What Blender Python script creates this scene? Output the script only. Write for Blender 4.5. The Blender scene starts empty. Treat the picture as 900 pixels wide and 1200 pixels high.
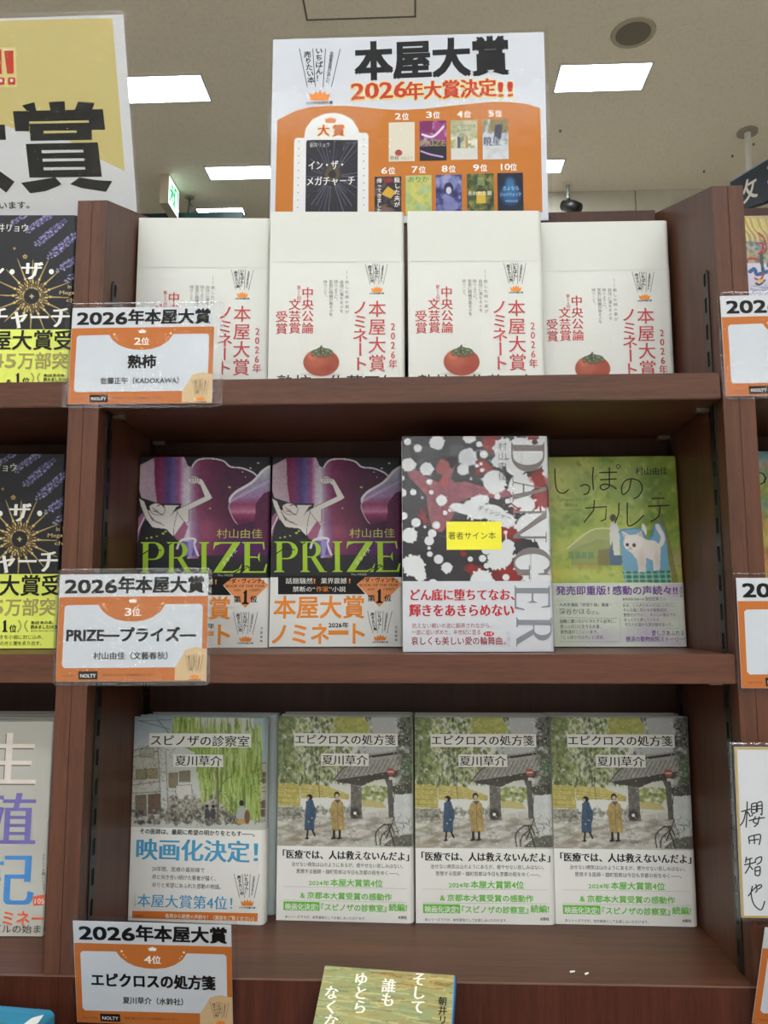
import bpy, bmesh, math, random
import numpy as np
from mathutils import Matrix, Vector
R = math.radians
C = bpy.context.scene.collection
SC = bpy.context.scene
random.seed(7); RNG = np.random.default_rng(7)

# ---------------------------------------------------------------- camera, world, exposure
CAM = Vector((0.27653, -0.68263, 0.03609))
cd = bpy.data.cameras.new('camera'); cam = bpy.data.objects.new('camera', cd); C.objects.link(cam)
cd.sensor_fit = 'VERTICAL'; cd.sensor_height = 36; cd.sensor_width = 27; cd.lens = 955.7 / 1200 * 36
cd.clip_start = .02; cd.clip_end = 60
cam.matrix_world = Matrix.Translation(CAM) @ (Matrix.Rotation(R(2.373), 4, 'Z') @ Matrix.Rotation(R(6.877), 4, 'X') @ Matrix.Rotation(R(.124), 4, 'Y')) @ Matrix.Rotation(R(90), 4, 'X')
SC.camera = cam
world = bpy.data.worlds.new('world'); SC.world = world; world.use_nodes = True
world.node_tree.nodes['Background'].inputs[0].default_value = (.8, .82, .85, 1)
world.node_tree.nodes['Background'].inputs[1].default_value = .15
SC.view_settings.view_transform = 'Standard'; SC.view_settings.look = 'None'
SC.view_settings.exposure = 0.0; SC.view_settings.gamma = 1; SC.view_settings.use_curve_mapping = False
PANEL = 22.5           # emission strength of the ceiling panels
H = 2.6                # ceiling height above the camera
CEIL = CAM.z + H; FLOOR = -1.36

# ---------------------------------------------------------------- helpers
def lin(c):
    c = np.asarray(c, float) / 255.
    return np.where(c <= .04045, c / 12.92, ((c + .055) / 1.055) ** 2.4)
MATS = {}
def mat(name, col, rough=.5, spec=.5, metal=0, coat=0, emit=0, vary=.04, scale=60):
    key = (name, tuple(col), rough, metal, coat, emit)
    if key in MATS: return MATS[key]
    m = bpy.data.materials.new(name); m.use_nodes = True; nt = m.node_tree; b = nt.nodes['Principled BSDF']
    c = (*lin(col), 1)
    b.inputs['Base Color'].default_value = c
    if vary:
        n = nt.nodes.new('ShaderNodeTexNoise'); n.inputs['Scale'].default_value = scale; n.inputs['Detail'].default_value = 3
        tc = nt.nodes.new('ShaderNodeTexCoord'); nt.links.new(tc.outputs['Object'], n.inputs['Vector'])
        mp = nt.nodes.new('ShaderNodeMapRange'); mp.inputs['To Min'].default_value = 1 - vary; mp.inputs['To Max'].default_value = 1 + vary
        nt.links.new(n.outputs['Fac'], mp.inputs['Value'])
        mx = nt.nodes.new('ShaderNodeVectorMath'); mx.operation = 'SCALE'; mx.inputs[0].default_value = c[:3]
        nt.links.new(mp.outputs[0], mx.inputs['Scale']); nt.links.new(mx.outputs[0], b.inputs['Base Color'])
    b.inputs['Roughness'].default_value = rough; b.inputs['Metallic'].default_value = metal
    b.inputs['Specular IOR Level'].default_value = spec
    b.inputs['Coat Weight'].default_value = coat; b.inputs['Coat Roughness'].default_value = .12
    if emit:
        b.inputs['Emission Color'].default_value = c; b.inputs['Emission Strength'].default_value = emit
    MATS[key] = m; return m
def ink(col, rough=.5, coat=0):
    return mat('printed_ink', tuple(max(0, c - 10) if max(col) < 70 else c for c in col), rough, .2, coat=coat, vary=.02)

def wood(name, col, grain, rough=.42):
    """laminate wood; grain = object axis the fibres follow"""
    m = bpy.data.materials.new(name); m.use_nodes = True; nt = m.node_tree; b = nt.nodes['Principled BSDF']; L = nt.links.new
    tc = nt.nodes.new('ShaderNodeTexCoord'); mp = nt.nodes.new('ShaderNodeMapping'); L(tc.outputs['Object'], mp.inputs['Vector'])
    s = [150., 150., 150.]; s['xyz'.index(grain)] = 7.; mp.inputs['Scale'].default_value = s
    n1 = nt.nodes.new('ShaderNodeTexNoise'); n1.inputs['Scale'].default_value = 1; n1.inputs['Detail'].default_value = 6; n1.inputs['Roughness'].default_value = .65
    L(mp.outputs[0], n1.inputs['Vector'])
    mp2 = nt.nodes.new('ShaderNodeMapping'); L(tc.outputs['Object'], mp2.inputs['Vector'])
    s2 = [900., 900., 900.]; s2['xyz'.index(grain)] = 60.; mp2.inputs['Scale'].default_value = s2
    n2 = nt.nodes.new('ShaderNodeTexNoise'); n2.inputs['Scale'].default_value = 1; n2.inputs['Detail'].default_value = 2; L(mp2.outputs[0], n2.inputs['Vector'])
    mp3 = nt.nodes.new('ShaderNodeMapping'); L(tc.outputs['Object'], mp3.inputs['Vector'])
    s3 = [22., 22., 22.]; s3['xyz'.index(grain)] = 1.5; mp3.inputs['Scale'].default_value = s3
    n3 = nt.nodes.new('ShaderNodeTexNoise'); n3.inputs['Scale'].default_value = 1; n3.inputs['Detail'].default_value = 3; L(mp3.outputs[0], n3.inputs['Vector'])
    a = nt.nodes.new('ShaderNodeMix'); a.data_type = 'FLOAT'; a.inputs[0].default_value = .35; L(n1.outputs['Fac'], a.inputs[2]); L(n2.outputs['Fac'], a.inputs[3])
    a2 = nt.nodes.new('ShaderNodeMix'); a2.data_type = 'FLOAT'; a2.inputs[0].default_value = .3; L(a.outputs[0], a2.inputs[2]); L(n3.outputs['Fac'], a2.inputs[3])
    r = nt.nodes.new('ShaderNodeValToRGB'); e = r.color_ramp.elements
    e[0].position = .33; e[1].position = .67
    c = np.array(col, float); e[0].color = (*lin(c * .74), 1); e[1].color = (*lin(np.minimum(c * 1.22, 255)), 1)
    L(a2.outputs[0], r.inputs[0]); L(r.outputs[0], b.inputs['Base Color'])
    b.inputs['Roughness'].default_value = rough; b.inputs['Specular IOR Level'].default_value = .28
    bp = nt.nodes.new('ShaderNodeBump'); bp.inputs['Strength'].default_value = .12; bp.inputs['Distance'].default_value = .0005
    L(a.outputs[0], bp.inputs['Height']); L(bp.outputs[0], b.inputs['Normal'])
    return m
WCOL = (88, 54, 39)
WV = wood('walnut_vertical_grain', WCOL, 'z'); WH = wood('walnut_horizontal_grain', WCOL, 'x')
WD = wood('shade_darkened_walnut_back', (62, 36, 26), 'z', .5); WI = wood('walnut_inner_side', (90, 60, 48), 'z', .33)  # back panel colour darkened, painting in the shade of the compartments
WF = wood('walnut_fascia', (72, 38, 28), 'z', .2)

def film_mat(name, bump=.3, scale=30, rough=.06, tint=(.97, .97, .98), fac=1.5):
    m = bpy.data.materials.new(name); m.use_nodes = True; nt = m.node_tree; nt.nodes.clear(); L = nt.links.new
    o = nt.nodes.new('ShaderNodeOutputMaterial'); t = nt.nodes.new('ShaderNodeBsdfTransparent'); t.inputs[0].default_value = (*tint, 1)
    gl = nt.nodes.new('ShaderNodeBsdfGlossy'); gl.inputs['Roughness'].default_value = rough
    lw = nt.nodes.new('ShaderNodeLayerWeight'); lw.inputs['Blend'].default_value = .5
    pw = nt.nodes.new('ShaderNodeMath'); pw.operation = 'POWER'; pw.inputs[1].default_value = 4; L(lw.outputs['Facing'], pw.inputs[0])
    fr = nt.nodes.new('ShaderNodeMath'); fr.operation = 'MULTIPLY_ADD'; fr.inputs[1].default_value = .7; fr.inputs[2].default_value = (fac - 1) * .09; L(pw.outputs[0], fr.inputs[0])
    mx = nt.nodes.new('ShaderNodeMixShader'); L(fr.outputs[0], mx.inputs[0]); L(t.outputs[0], mx.inputs[1]); L(gl.outputs[0], mx.inputs[2]); L(mx.outputs[0], o.inputs[0])
    n = nt.nodes.new('ShaderNodeTexNoise'); n.inputs['Scale'].default_value = scale; n.inputs['Detail'].default_value = 5; n.inputs['Roughness'].default_value = .6
    tc = nt.nodes.new('ShaderNodeTexCoord'); L(tc.outputs['Object'], n.inputs['Vector'])
    bp = nt.nodes.new('ShaderNodeBump'); bp.inputs['Strength'].default_value = bump; bp.inputs['Distance'].default_value = .002
    L(n.outputs['Fac'], bp.inputs['Height']); L(bp.outputs[0], gl.inputs['Normal'])
    return m
FILM = film_mat('laminating_film', .4, 30, .05, fac=1.2); BAG = film_mat('clear_bag_film', .35, 18, .04); WRINKLE = film_mat('wrinkled_film', .8, 90, .04, fac=1.7)

def put(o, parent=None):
    C.objects.link(o)
    if parent is not None: o.parent = parent
    return o
def tag(o, label=None, cat=None, group=None, kind=None):
    if label: o['label'] = label
    if cat: o['category'] = cat
    if group: o['group'] = group
    if kind: o['kind'] = kind
    return o
def empty(name, loc=(0, 0, 0), rot=(0, 0, 0)):
    o = bpy.data.objects.new(name, None); C.objects.link(o); o.location = loc; o.rotation_euler = rot; o.empty_display_size = .02
    return o
class MB:
    def __init__(s): s.v = []; s.f = []; s.m = []; s.mi = 0
    def add(s, vs, fs):
        b = len(s.v); s.v += [tuple(v) for v in vs]; s.f += [tuple(b + i for i in f) for f in fs]; s.m += [s.mi] * len(fs); return s
    def box(s, a, b):
        x0, y0, z0 = a; x1, y1, z1 = b
        return s.add([(x0, y0, z0), (x1, y0, z0), (x1, y1, z0), (x0, y1, z0), (x0, y0, z1), (x1, y0, z1), (x1, y1, z1), (x0, y1, z1)],
                     [(0, 3, 2, 1), (4, 5, 6, 7), (0, 1, 5, 4), (1, 2, 6, 5), (2, 3, 7, 6), (3, 0, 4, 7)])
    def prism(s, pts, axis, a, b):
        """extrude a 2-D outline (ccw) along axis from a to b"""
        n = len(pts)
        def mk(p, t):
            return {'x': (t, p[0], p[1]), 'y': (p[0], t, p[1]), 'z': (p[0], p[1], t)}[axis]
        vs = [mk(p, a) for p in pts] + [mk(p, b) for p in pts]
        fs = [tuple(range(n))[::-1], tuple(range(n, 2 * n))] + [(i, (i + 1) % n, n + (i + 1) % n, n + i) for i in range(n)]
        return s.add(vs, fs)
    def tube(s, pts, r, n=12, caps=True):
        pts = [Vector(p) for p in pts]; rings = []
        for i, p in enumerate(pts):
            d = (pts[min(i + 1, len(pts) - 1)] - pts[max(i - 1, 0)]).normalized()
            u = d.orthogonal().normalized() if i == 0 else (u - d * u.dot(d)).normalized()
            w = d.cross(u); rr = r[i] if isinstance(r, (list, tuple)) else r
            rings.append([p + (u * math.cos(2 * math.pi * k / n) + w * math.sin(2 * math.pi * k / n)) * rr for k in range(n)])
        vs = [v for rg in rings for v in rg]
        fs = [(i * n + k, i * n + (k + 1) % n, (i + 1) * n + (k + 1) % n, (i + 1) * n + k) for i in range(len(pts) - 1) for k in range(n)]
        if caps: fs += [tuple(range(n))[::-1], tuple(range((len(pts) - 1) * n, len(pts) * n))]
        return s.add(vs, fs)
    def build(s, name, mats, parent=None, smooth=False, bevel=0):
        me = bpy.data.meshes.new(name); me.from_pydata(s.v, [], s.f)
        for m in (mats if isinstance(mats, (list, tuple)) else [mats]): me.materials.append(m)
        me.polygons.foreach_set('material_index', s.m)
        if smooth: me.polygons.foreach_set('use_smooth', [True] * len(me.polygons))
        me.update()
        bm = bmesh.new(); bm.from_mesh(me); bmesh.ops.recalc_face_normals(bm, faces=bm.faces)
        if bevel: bmesh.ops.bevel(bm, geom=[e for e in bm.edges], offset=bevel, segments=2, affect='EDGES', clamp_overlap=True)
        bm.to_mesh(me); bm.free()
        return put(bpy.data.objects.new(name, me), parent)
def box(name, a, b, m, parent=None, bevel=0): return MB().box(a, b).build(name, m, parent, bevel=bevel)
def copy_tree(o, parent=None):
    c = o.copy(); C.objects.link(c)
    if parent is not None: c.parent = parent
    for ch in list(o.children): copy_tree(ch, c)
    return c

# ---------------------------------------------------------------- printed sheets: lettering and artwork
GL = {}
def glyphs(s, res):
    k = (s, res)
    if k not in GL:
        cu = bpy.data.curves.new('g', 'FONT'); cu.body = s; cu.resolution_u = res; cu.fill_mode = 'FRONT'
        o = bpy.data.objects.new('g', cu); C.objects.link(o); me = o.to_mesh()
        v = np.empty(len(me.vertices) * 3); me.vertices.foreach_get('co', v); v = v.reshape(-1, 3)[:, :2].copy()
        f = [tuple(p.vertices) for p in me.polygons]
        o.to_mesh_clear(); bpy.data.objects.remove(o); bpy.data.curves.remove(cu)
        GL[k] = (v, f)
    return GL[k]
STY = {'sans': [(0, 0)], 'med': [(-.008, 0), (.008, 0)],
       'bold': [(-.02, -.016), (.02, -.016), (-.02, .016), (.02, .016)],
       'black': [(-.038, -.03), (.038, -.03), (-.038, .03), (.038, .03), (0, 0)],
       'outl': [(.085 * math.cos(a * .785), .085 * math.sin(a * .785)) for a in range(8)],
       'min': [(-.016, 0), (.016, 0)], 'minb': [(-.035, -.004), (-.012, .004), (.012, -.004), (.035, .004)]}
LAY = 8e-5
class Sheet:
    """a printed surface; corners TL,TR,BL,BR give the units the print is laid out in, mapped to w x h metres"""
    def __init__(s, corners, w, h, y0=-2.5e-4, x0=0, z0=0):
        s.c = [np.array(c, float) for c in corners]; s.w = w; s.h = h; s.y0 = y0; s.x0 = x0; s.z0 = z0
        s.mb = MB(); s.mats = []
        s.k = h / np.linalg.norm((s.c[2] + s.c[3] - s.c[0] - s.c[1]) / 2)
    def inv(s, P):
        P = np.atleast_2d(np.asarray(P, float)); TL, TR, BL, BR = s.c
        u = np.full(len(P), .5); v = np.full(len(P), .5)
        for _ in range(6):
            F = (TL * ((1 - u) * (1 - v))[:, None] + TR * (u * (1 - v))[:, None] + BL * ((1 - u) * v)[:, None] + BR * (u * v)[:, None]) - P
            du = (TR - TL) * (1 - v)[:, None] + (BR - BL) * v[:, None]; dv = (BL - TL) * (1 - u)[:, None] + (BR - TR) * u[:, None]
            det = du[:, 0] * dv[:, 1] - du[:, 1] * dv[:, 0]
            u -= (F[:, 0] * dv[:, 1] - F[:, 1] * dv[:, 0]) / det; v -= (du[:, 0] * F[:, 1] - du[:, 1] * F[:, 0]) / det
        return np.stack([s.x0 + u * s.w, s.z0 + (1 - v) * s.h], 1)
    def fwd(s, X, Z):
        u = (X - s.x0) / s.w; v = 1 - (Z - s.z0) / s.h; TL, TR, BL, BR = s.c
        return [TL[i] * (1 - u) * (1 - v) + TR[i] * u * (1 - v) + BL[i] * (1 - u) * v + BR[i] * u * v for i in (0, 1)]
    def usem(s, m):
        if m not in s.mats: s.mats.append(m)
        s.mb.mi = s.mats.index(m)
    def add(s, P, faces, col, layer, local=False, sub=0):
        L = P if local else s.inv(P)
        s.usem(ink(col) if not isinstance(col, bpy.types.Material) else col)
        y = s.y0 - layer * LAY - sub * 1.5e-5
        s.mb.add([(a, y, b) for a, b in L], faces)
    def poly(s, P, col, layer=1): s.add(P, [tuple(range(len(P)))], col, layer)
    def rect(s, x0, y0, x1, y1, col, layer=1): s.poly([(x0, y1), (x1, y1), (x1, y0), (x0, y0)], col, layer)
    def rrect(s, x0, y0, x1, y1, r, col, layer=1):
        P = []
        for cx, cy, a in ((x1 - r, y0 + r, 270), (x1 - r, y1 - r, 0), (x0 + r, y1 - r, 90), (x0 + r, y0 + r, 180)):
            P += [(cx + r * math.cos(R(a + t)), cy + r * math.sin(R(a + t))) for t in (0, 22, 45, 68, 90)]
        s.poly(P, col, layer)
    def ell(s, cx, cy, rx, ry, col, layer=1, n=28, rot=0):
        c, q = math.cos(R(rot)), math.sin(R(rot))
        s.poly([(cx + rx * math.cos(t) * c - ry * math.sin(t) * q, cy + rx * math.cos(t) * q + ry * math.sin(t) * c) for t in np.linspace(0, 2 * math.pi, n, False)], col, layer)
    def blob(s, cx, cy, r, col, layer=1, n=40, amp=.06, seed=0):
        g = random.Random(seed); ph = [g.uniform(0, 6.28) for _ in range(5)]
        s.poly([(cx + r * (1 + amp * sum(math.sin((3 + 2 * i) * t + ph[i]) / (1 + .5 * i) for i in range(4))) * math.cos(t),
                 cy + r * (1 + amp * sum(math.sin((3 + 2 * i) * t + ph[i]) / (1 + .5 * i) for i in range(4))) * math.sin(t)) for t in np.linspace(0, 2 * math.pi, n, False)], col, layer)
    def line(s, P, wd, col, layer=2):
        P = np.asarray(P, float); n = len(P)
        w = np.full(n, wd / 2.) if np.isscalar(wd) else np.asarray(wd, float) / 2
        T = np.gradient(P, axis=0); T /= np.maximum(np.linalg.norm(T, axis=1), 1e-9)[:, None]; N = np.stack([-T[:, 1], T[:, 0]], 1)
        V = np.concatenate([P + N * w[:, None], P - N * w[:, None]])
        s.add(V, [(i, i + 1, n + i + 1, n + i) for i in range(n - 1)], col, layer)
    def curve(s, P, wd, col, layer=2, n=6):
        """smooth (Catmull-Rom) stroke"""
        P = [np.array(p, float) for p in P]; Q = [P[0]] + P + [P[-1]]; out = []
        for i in range(1, len(Q) - 2):
            for t in np.linspace(0, 1, n, False):
                a, b, c, d = Q[i - 1:i + 3]
                out.append(.5 * ((2 * b) + (c - a) * t + (2 * a - 5 * b + 4 * c - d) * t * t + (3 * b - a - 3 * c + d) * t ** 3))
        out.append(P[-1]); s.line(out, wd, col, layer)
    def text(s, t, x, y, size, width=None, style='sans', col=(20, 20, 20), layer=3, ang=0, res=2):
        v, f = glyphs(t, res)
        if not len(v): return
        p0 = s.inv([(x, y)])[0]; k = s.k; sx = 1.
        g = v.copy()
        if width:
            p1 = s.inv([(x + width, y)])[0]; W = np.hypot(*(p1 - p0)); g[:, 0] -= g[:, 0].min(); sx = W / (g[:, 0].max() * size * k)
        g = g * size * k; g[:, 0] *= sx
        ca, sa = math.cos(R(ang)), math.sin(R(ang))
        for i, (dx, dy) in enumerate(STY[style]):
            q = g + np.array([dx, dy]) * size * k
            q = np.stack([q[:, 0] * ca - q[:, 1] * sa, q[:, 0] * sa + q[:, 1] * ca], 1) + p0
            s.add(q, f, col, layer, True, i)
    def vtext(s, t, x, y, size, length=None, style='sans', col=(20, 20, 20), layer=3, xe=None, sx=1.0, res=2, ang=0):
        """vertical setting: centre line x, from y down over length; xe = centre line at the foot"""
        n = len(t); length = length or size * n; st = length / n; xe = x if xe is None else xe; k = s.k
        for j, ch in enumerate(t):
            if ch == ' ': continue
            v, f = glyphs(ch, res); fr = (j + .5) / n
            c = s.inv([(x + (xe - x) * fr, y + length * fr)])[0]
            g = v.copy()
            if ch in 'ー―…（）「」『』〈〉＝〜-': g = np.stack([g[:, 1] - .38, -(g[:, 0] - .5)], 1)
            elif ch in '、。': g = g + np.array([.12, .05])
            elif ord(ch) < 256: g = g - np.array([(g[:, 0].min() + g[:, 0].max()) / 2, .36])
            else: g = g - np.array([.5, .38])
            g = g * size * k; g[:, 0] *= sx
            if ang: g = np.stack([g[:, 0] * math.cos(R(ang)) - g[:, 1] * math.sin(R(ang)), g[:, 0] * math.sin(R(ang)) + g[:, 1] * math.cos(R(ang))], 1)
            for i, (dx, dy) in enumerate(STY[style]): s.add(g + np.array([dx, dy]) * size * k + c, f, col, layer, True, i)
    def crown(s, x0, y0, x1, y1, col, layer=3):
        w = x1 - x0; h = y1 - y0; P = [(0, .35), (.22, .5), (.3, .12), (.42, .42), (.52, 0), (.62, .42), (.74, .12), (.8, .5), (1, .35), (.9, 1), (.1, 1)]
        s.poly([(x0 + a * w, y0 + b * h) for a, b in P][::-1], col, layer)
    def logo(s, x0, y0, x1, y1, dark=(40, 38, 36), org=(232, 138, 52), layer=3):
        """fan of four rules with three lines of vertical lettering over a crown"""
        w = x1 - x0; h = y1 - y0; X = lambda a: x0 + a * w; Y = lambda b: y0 + b * h
        for a, b in ((0, .22), (.33, .41), (.64, .6), (1, .8)): s.line([(X(a), Y(.02)), (X(b), Y(.7))], w * .016, dark, layer)
        s.vtext('売りたい本', X(.19), Y(.07), h * .125, h * .56, 'bold', dark, layer, xe=X(.32), res=1)
        s.vtext('いちばん！', X(.48), Y(.0), h * .13, h * .6, 'bold', dark, layer, xe=X(.51), res=1)
        s.vtext('全国書店員が選んだ', X(.8), Y(.07), h * .07, h * .56, 'med', dark, layer, xe=X(.7), res=1)
        s.crown(X(.26), Y(.74), X(.78), Y(.93), org, layer)
        s.text('2026年本屋大賞', X(.2), Y(1.0), h * .06, w * .64, 'bold', dark, layer, res=1)
    def build(s, name, parent):
        o = s.mb.build_raw(name, s.mats, parent); s.mb = MB(); s.mats = []; return o
def build_raw(s, name, mats, parent):
    me = bpy.data.meshes.new(name); me.from_pydata(s.v, [], s.f)
    for m in mats: me.materials.append(m)
    me.polygons.foreach_set('material_index', s.m); me.update()
    return put(bpy.data.objects.new(name, me), parent)
MB.build_raw = build_raw

def vnoise(X, Y, seed=0, octv=3):
    out = 0; amp = 1; tot = 0
    for o in range(octv):
        g = np.random.default_rng(seed + o).random((64, 64))
        x = X * 2 ** o; y = Y * 2 ** o; xi = np.floor(x).astype(int); yi = np.floor(y).astype(int)
        fx = x - xi; fy = y - yi; fx = fx * fx * (3 - 2 * fx); fy = fy * fy * (3 - 2 * fy)
        a = g[yi % 64, xi % 64]; b = g[yi % 64, (xi + 1) % 64]; c = g[(yi + 1) % 64, xi % 64]; d = g[(yi + 1) % 64, (xi + 1) % 64]
        out = out + amp * ((a * (1 - fx) + b * fx) * (1 - fy) + (c * (1 - fx) + d * fx) * fy); tot += amp; amp *= .5
    return out / tot
def art_mat(name, rough=.4, coat=0):
    m = bpy.data.materials.new(name); m.use_nodes = True; nt = m.node_tree; b = nt.nodes['Principled BSDF']
    a = nt.nodes.new('ShaderNodeAttribute'); a.attribute_name = 'print'
    n = nt.nodes.new('ShaderNodeTexNoise'); n.inputs['Scale'].default_value = 900; n.inputs['Detail'].default_value = 1
    mp = nt.nodes.new('ShaderNodeMapRange'); mp.inputs['To Min'].default_value = .95; mp.inputs['To Max'].default_value = 1.05
    tc = nt.nodes.new('ShaderNodeTexCoord'); nt.links.new(tc.outputs['Object'], n.inputs['Vector']); nt.links.new(n.outputs['Fac'], mp.inputs['Value'])
    mx = nt.nodes.new('ShaderNodeVectorMath'); mx.operation = 'SCALE'
    nt.links.new(a.outputs['Color'], mx.inputs[0]); nt.links.new(mp.outputs[0], mx.inputs['Scale']); nt.links.new(mx.outputs[0], b.inputs['Base Color'])
    b.inputs['Roughness'].default_value = rough; b.inputs['Coat Weight'].default_value = coat; b.inputs['Coat Roughness'].default_value = .08
    b.inputs['Specular IOR Level'].default_value = .22
    if coat:
        n2 = nt.nodes.new('ShaderNodeTexNoise'); n2.inputs['Scale'].default_value = 45; n2.inputs['Detail'].default_value = 4
        bp = nt.nodes.new('ShaderNodeBump'); bp.inputs['Strength'].default_value = .5; bp.inputs['Distance'].default_value = .002
        nt.links.new(tc.outputs['Object'], n2.inputs['Vector']); nt.links.new(n2.outputs['Fac'], bp.inputs['Height']); nt.links.new(bp.outputs[0], b.inputs['Coat Normal'])
    return m
ART = art_mat('printed_artwork'); ARTG = art_mat('glossy_wrapped_artwork', .35, .2)
class Canvas:
    """printed picture on a grid; painted in the units of its sheet. The right-hand margin bends round the spine"""
    def __init__(s, sh, x0, z0, x1, z1, res=6e-4, bend=None):
        s.sh = sh; nx = max(3, int((x1 - x0) / res)); nz = max(3, int((z1 - z0) / res)); s.bend = bend
        s.X, s.Z = np.meshgrid(np.linspace(x0, x1, nx), np.linspace(z1, z0, nz)); s.cx, s.cy = sh.fwd(s.X, s.Z)
        s.rgb = np.zeros(s.X.shape + (3,)); s.n = (nz, nx)
    def box(s, xa, ya, xb, yb, pad=0):
        m = (s.cx >= xa - pad) & (s.cx <= xb + pad) & (s.cy >= ya - pad) & (s.cy <= yb + pad)
        r = np.where(m.any(1))[0]; c = np.where(m.any(0))[0]
        if not len(r) or not len(c): return None
        return slice(r[0], r[-1] + 1), slice(c[0], c[-1] + 1)
    def mix(s, sl, a, col):
        col = np.asarray(col, float)
        s.rgb[sl] = s.rgb[sl] * (1 - a[..., None]) + col * a[..., None]
    def fill(s, col): s.rgb[:] = col
    def poly(s, P, col, al=1., noise=0, seed=0):
        P = np.asarray(P, float); sl = s.box(P[:, 0].min(), P[:, 1].min(), P[:, 0].max(), P[:, 1].max(), 2)
        if sl is None: return
        x, y = s.cx[sl], s.cy[sl]; ins = np.zeros(x.shape, bool); n = len(P)
        for i in range(n):
            (xa, ya), (xb, yb) = P[i], P[(i + 1) % n]
            if ya == yb: continue
            ins ^= ((ya > y) != (yb > y)) & (x < (xb - xa) * (y - ya) / (yb - ya) + xa)
        c = col(x, y) if callable(col) else np.asarray(col, float) + np.zeros(x.shape + (3,))
        if noise: c = c * (1 + noise * (vnoise(x / 14, y / 14, seed) - .5))[..., None]
        s.mix(sl, ins * al, c)
    def ell(s, cx, cy, rx, ry, col, al=1., soft=.12, rot=0):
        m = max(rx, ry) * (1 + soft); sl = s.box(cx - m, cy - m, cx + m, cy + m, 2)
        if sl is None: return
        x, y = s.cx[sl] - cx, s.cy[sl] - cy; c, q = math.cos(R(rot)), math.sin(R(rot))
        d = np.hypot((x * c + y * q) / rx, (-x * q + y * c) / ry); a = np.clip((1 + soft - d) / (2 * soft), 0, 1) * al
        s.mix(sl, a, col)
    def line(s, P, w, col, al=1., soft=1.2):
        P = np.asarray(P, float); n = len(P); w = np.full(n, float(w)) if np.isscalar(w) else np.asarray(w, float); pad = w.max() + soft
        sl = s.box(P[:, 0].min(), P[:, 1].min(), P[:, 0].max(), P[:, 1].max(), pad)
        if sl is None: return
        x, y = s.cx[sl], s.cy[sl]; A = np.zeros(x.shape)
        for i in range(n - 1):
            a, b = P[i], P[i + 1]; d = b - a; L = max(d @ d, 1e-9); t = np.clip(((x - a[0]) * d[0] + (y - a[1]) * d[1]) / L, 0, 1)
            D = np.hypot(x - a[0] - t * d[0], y - a[1] - t * d[1]); ww = (w[i] * (1 - t) + w[i + 1] * t) / 2
            A = np.maximum(A, np.clip((ww + soft / 2 - D) / soft, 0, 1))
        s.mix(sl, A * al, col)
    def curve(s, P, w, col, al=1., n=6):
        P = [np.array(p, float) for p in P]; Q = [P[0]] + P + [P[-1]]; out = []
        for i in range(1, len(Q) - 2):
            for t in np.linspace(0, 1, n, False):
                a, b, c, d = Q[i - 1:i + 3]; out.append(.5 * ((2 * b) + (c - a) * t + (2 * a - 5 * b + 4 * c - d) * t * t + (3 * b - a - 3 * c + d) * t ** 3))
        out.append(P[-1]); s.line(out, w, col, al)
    def dabs(s, n, region, cols, size, seed, al=.7, asp=1., rot=(0, 180), dens=None):
        g = random.Random(seed); x0, y0, x1, y1 = region
        for _ in range(n):
            x, y = g.uniform(x0, x1), g.uniform(y0, y1)
            if dens and g.random() > dens(x, y): continue
            r = g.uniform(*size); s.ell(x, y, r * asp, r, g.choice(cols), al, .35, g.uniform(*rot))
    def build(s, name, parent, m=None, y=-1.5e-4):
        nz, nx = s.n; X = s.X.ravel(); Z = s.Z.ravel(); Y = np.full(X.shape, y)
        if s.bend:
            w, r = s.bend; over = X > w - r; th = np.clip((X[over] - (w - r)) / r, 0, 1.5); rr = r - y
            X = X.copy(); X[over] = w - r + rr * np.sin(th); Y[over] = r - rr * np.cos(th)
        me = bpy.data.meshes.new(name); N = nx * nz
        i = (np.arange(nz - 1)[:, None] * nx + np.arange(nx - 1)[None]).ravel(); q = np.stack([i, i + nx, i + nx + 1, i + 1], 1)
        me.vertices.add(N); me.vertices.foreach_set('co', np.stack([X, Y, Z], 1).ravel())
        me.loops.add(q.size); me.loops.foreach_set('vertex_index', q.ravel().astype(np.int32))
        me.polygons.add(len(q)); me.polygons.foreach_set('loop_start', (np.arange(len(q)) * 4).astype(np.int32))
        me.update(calc_edges=True); me.validate()
        at = me.color_attributes.new('print', 'FLOAT_COLOR', 'POINT')
        c = np.ones((N, 4)); c[:, :3] = lin(np.clip(s.rgb, 0, 255).reshape(-1, 3)); at.data.foreach_set('color', c.ravel())
        me.polygons.foreach_set('use_smooth', [True] * len(q)); me.materials.append(m or ART)
        return put(bpy.data.objects.new(name, me), parent)

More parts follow.
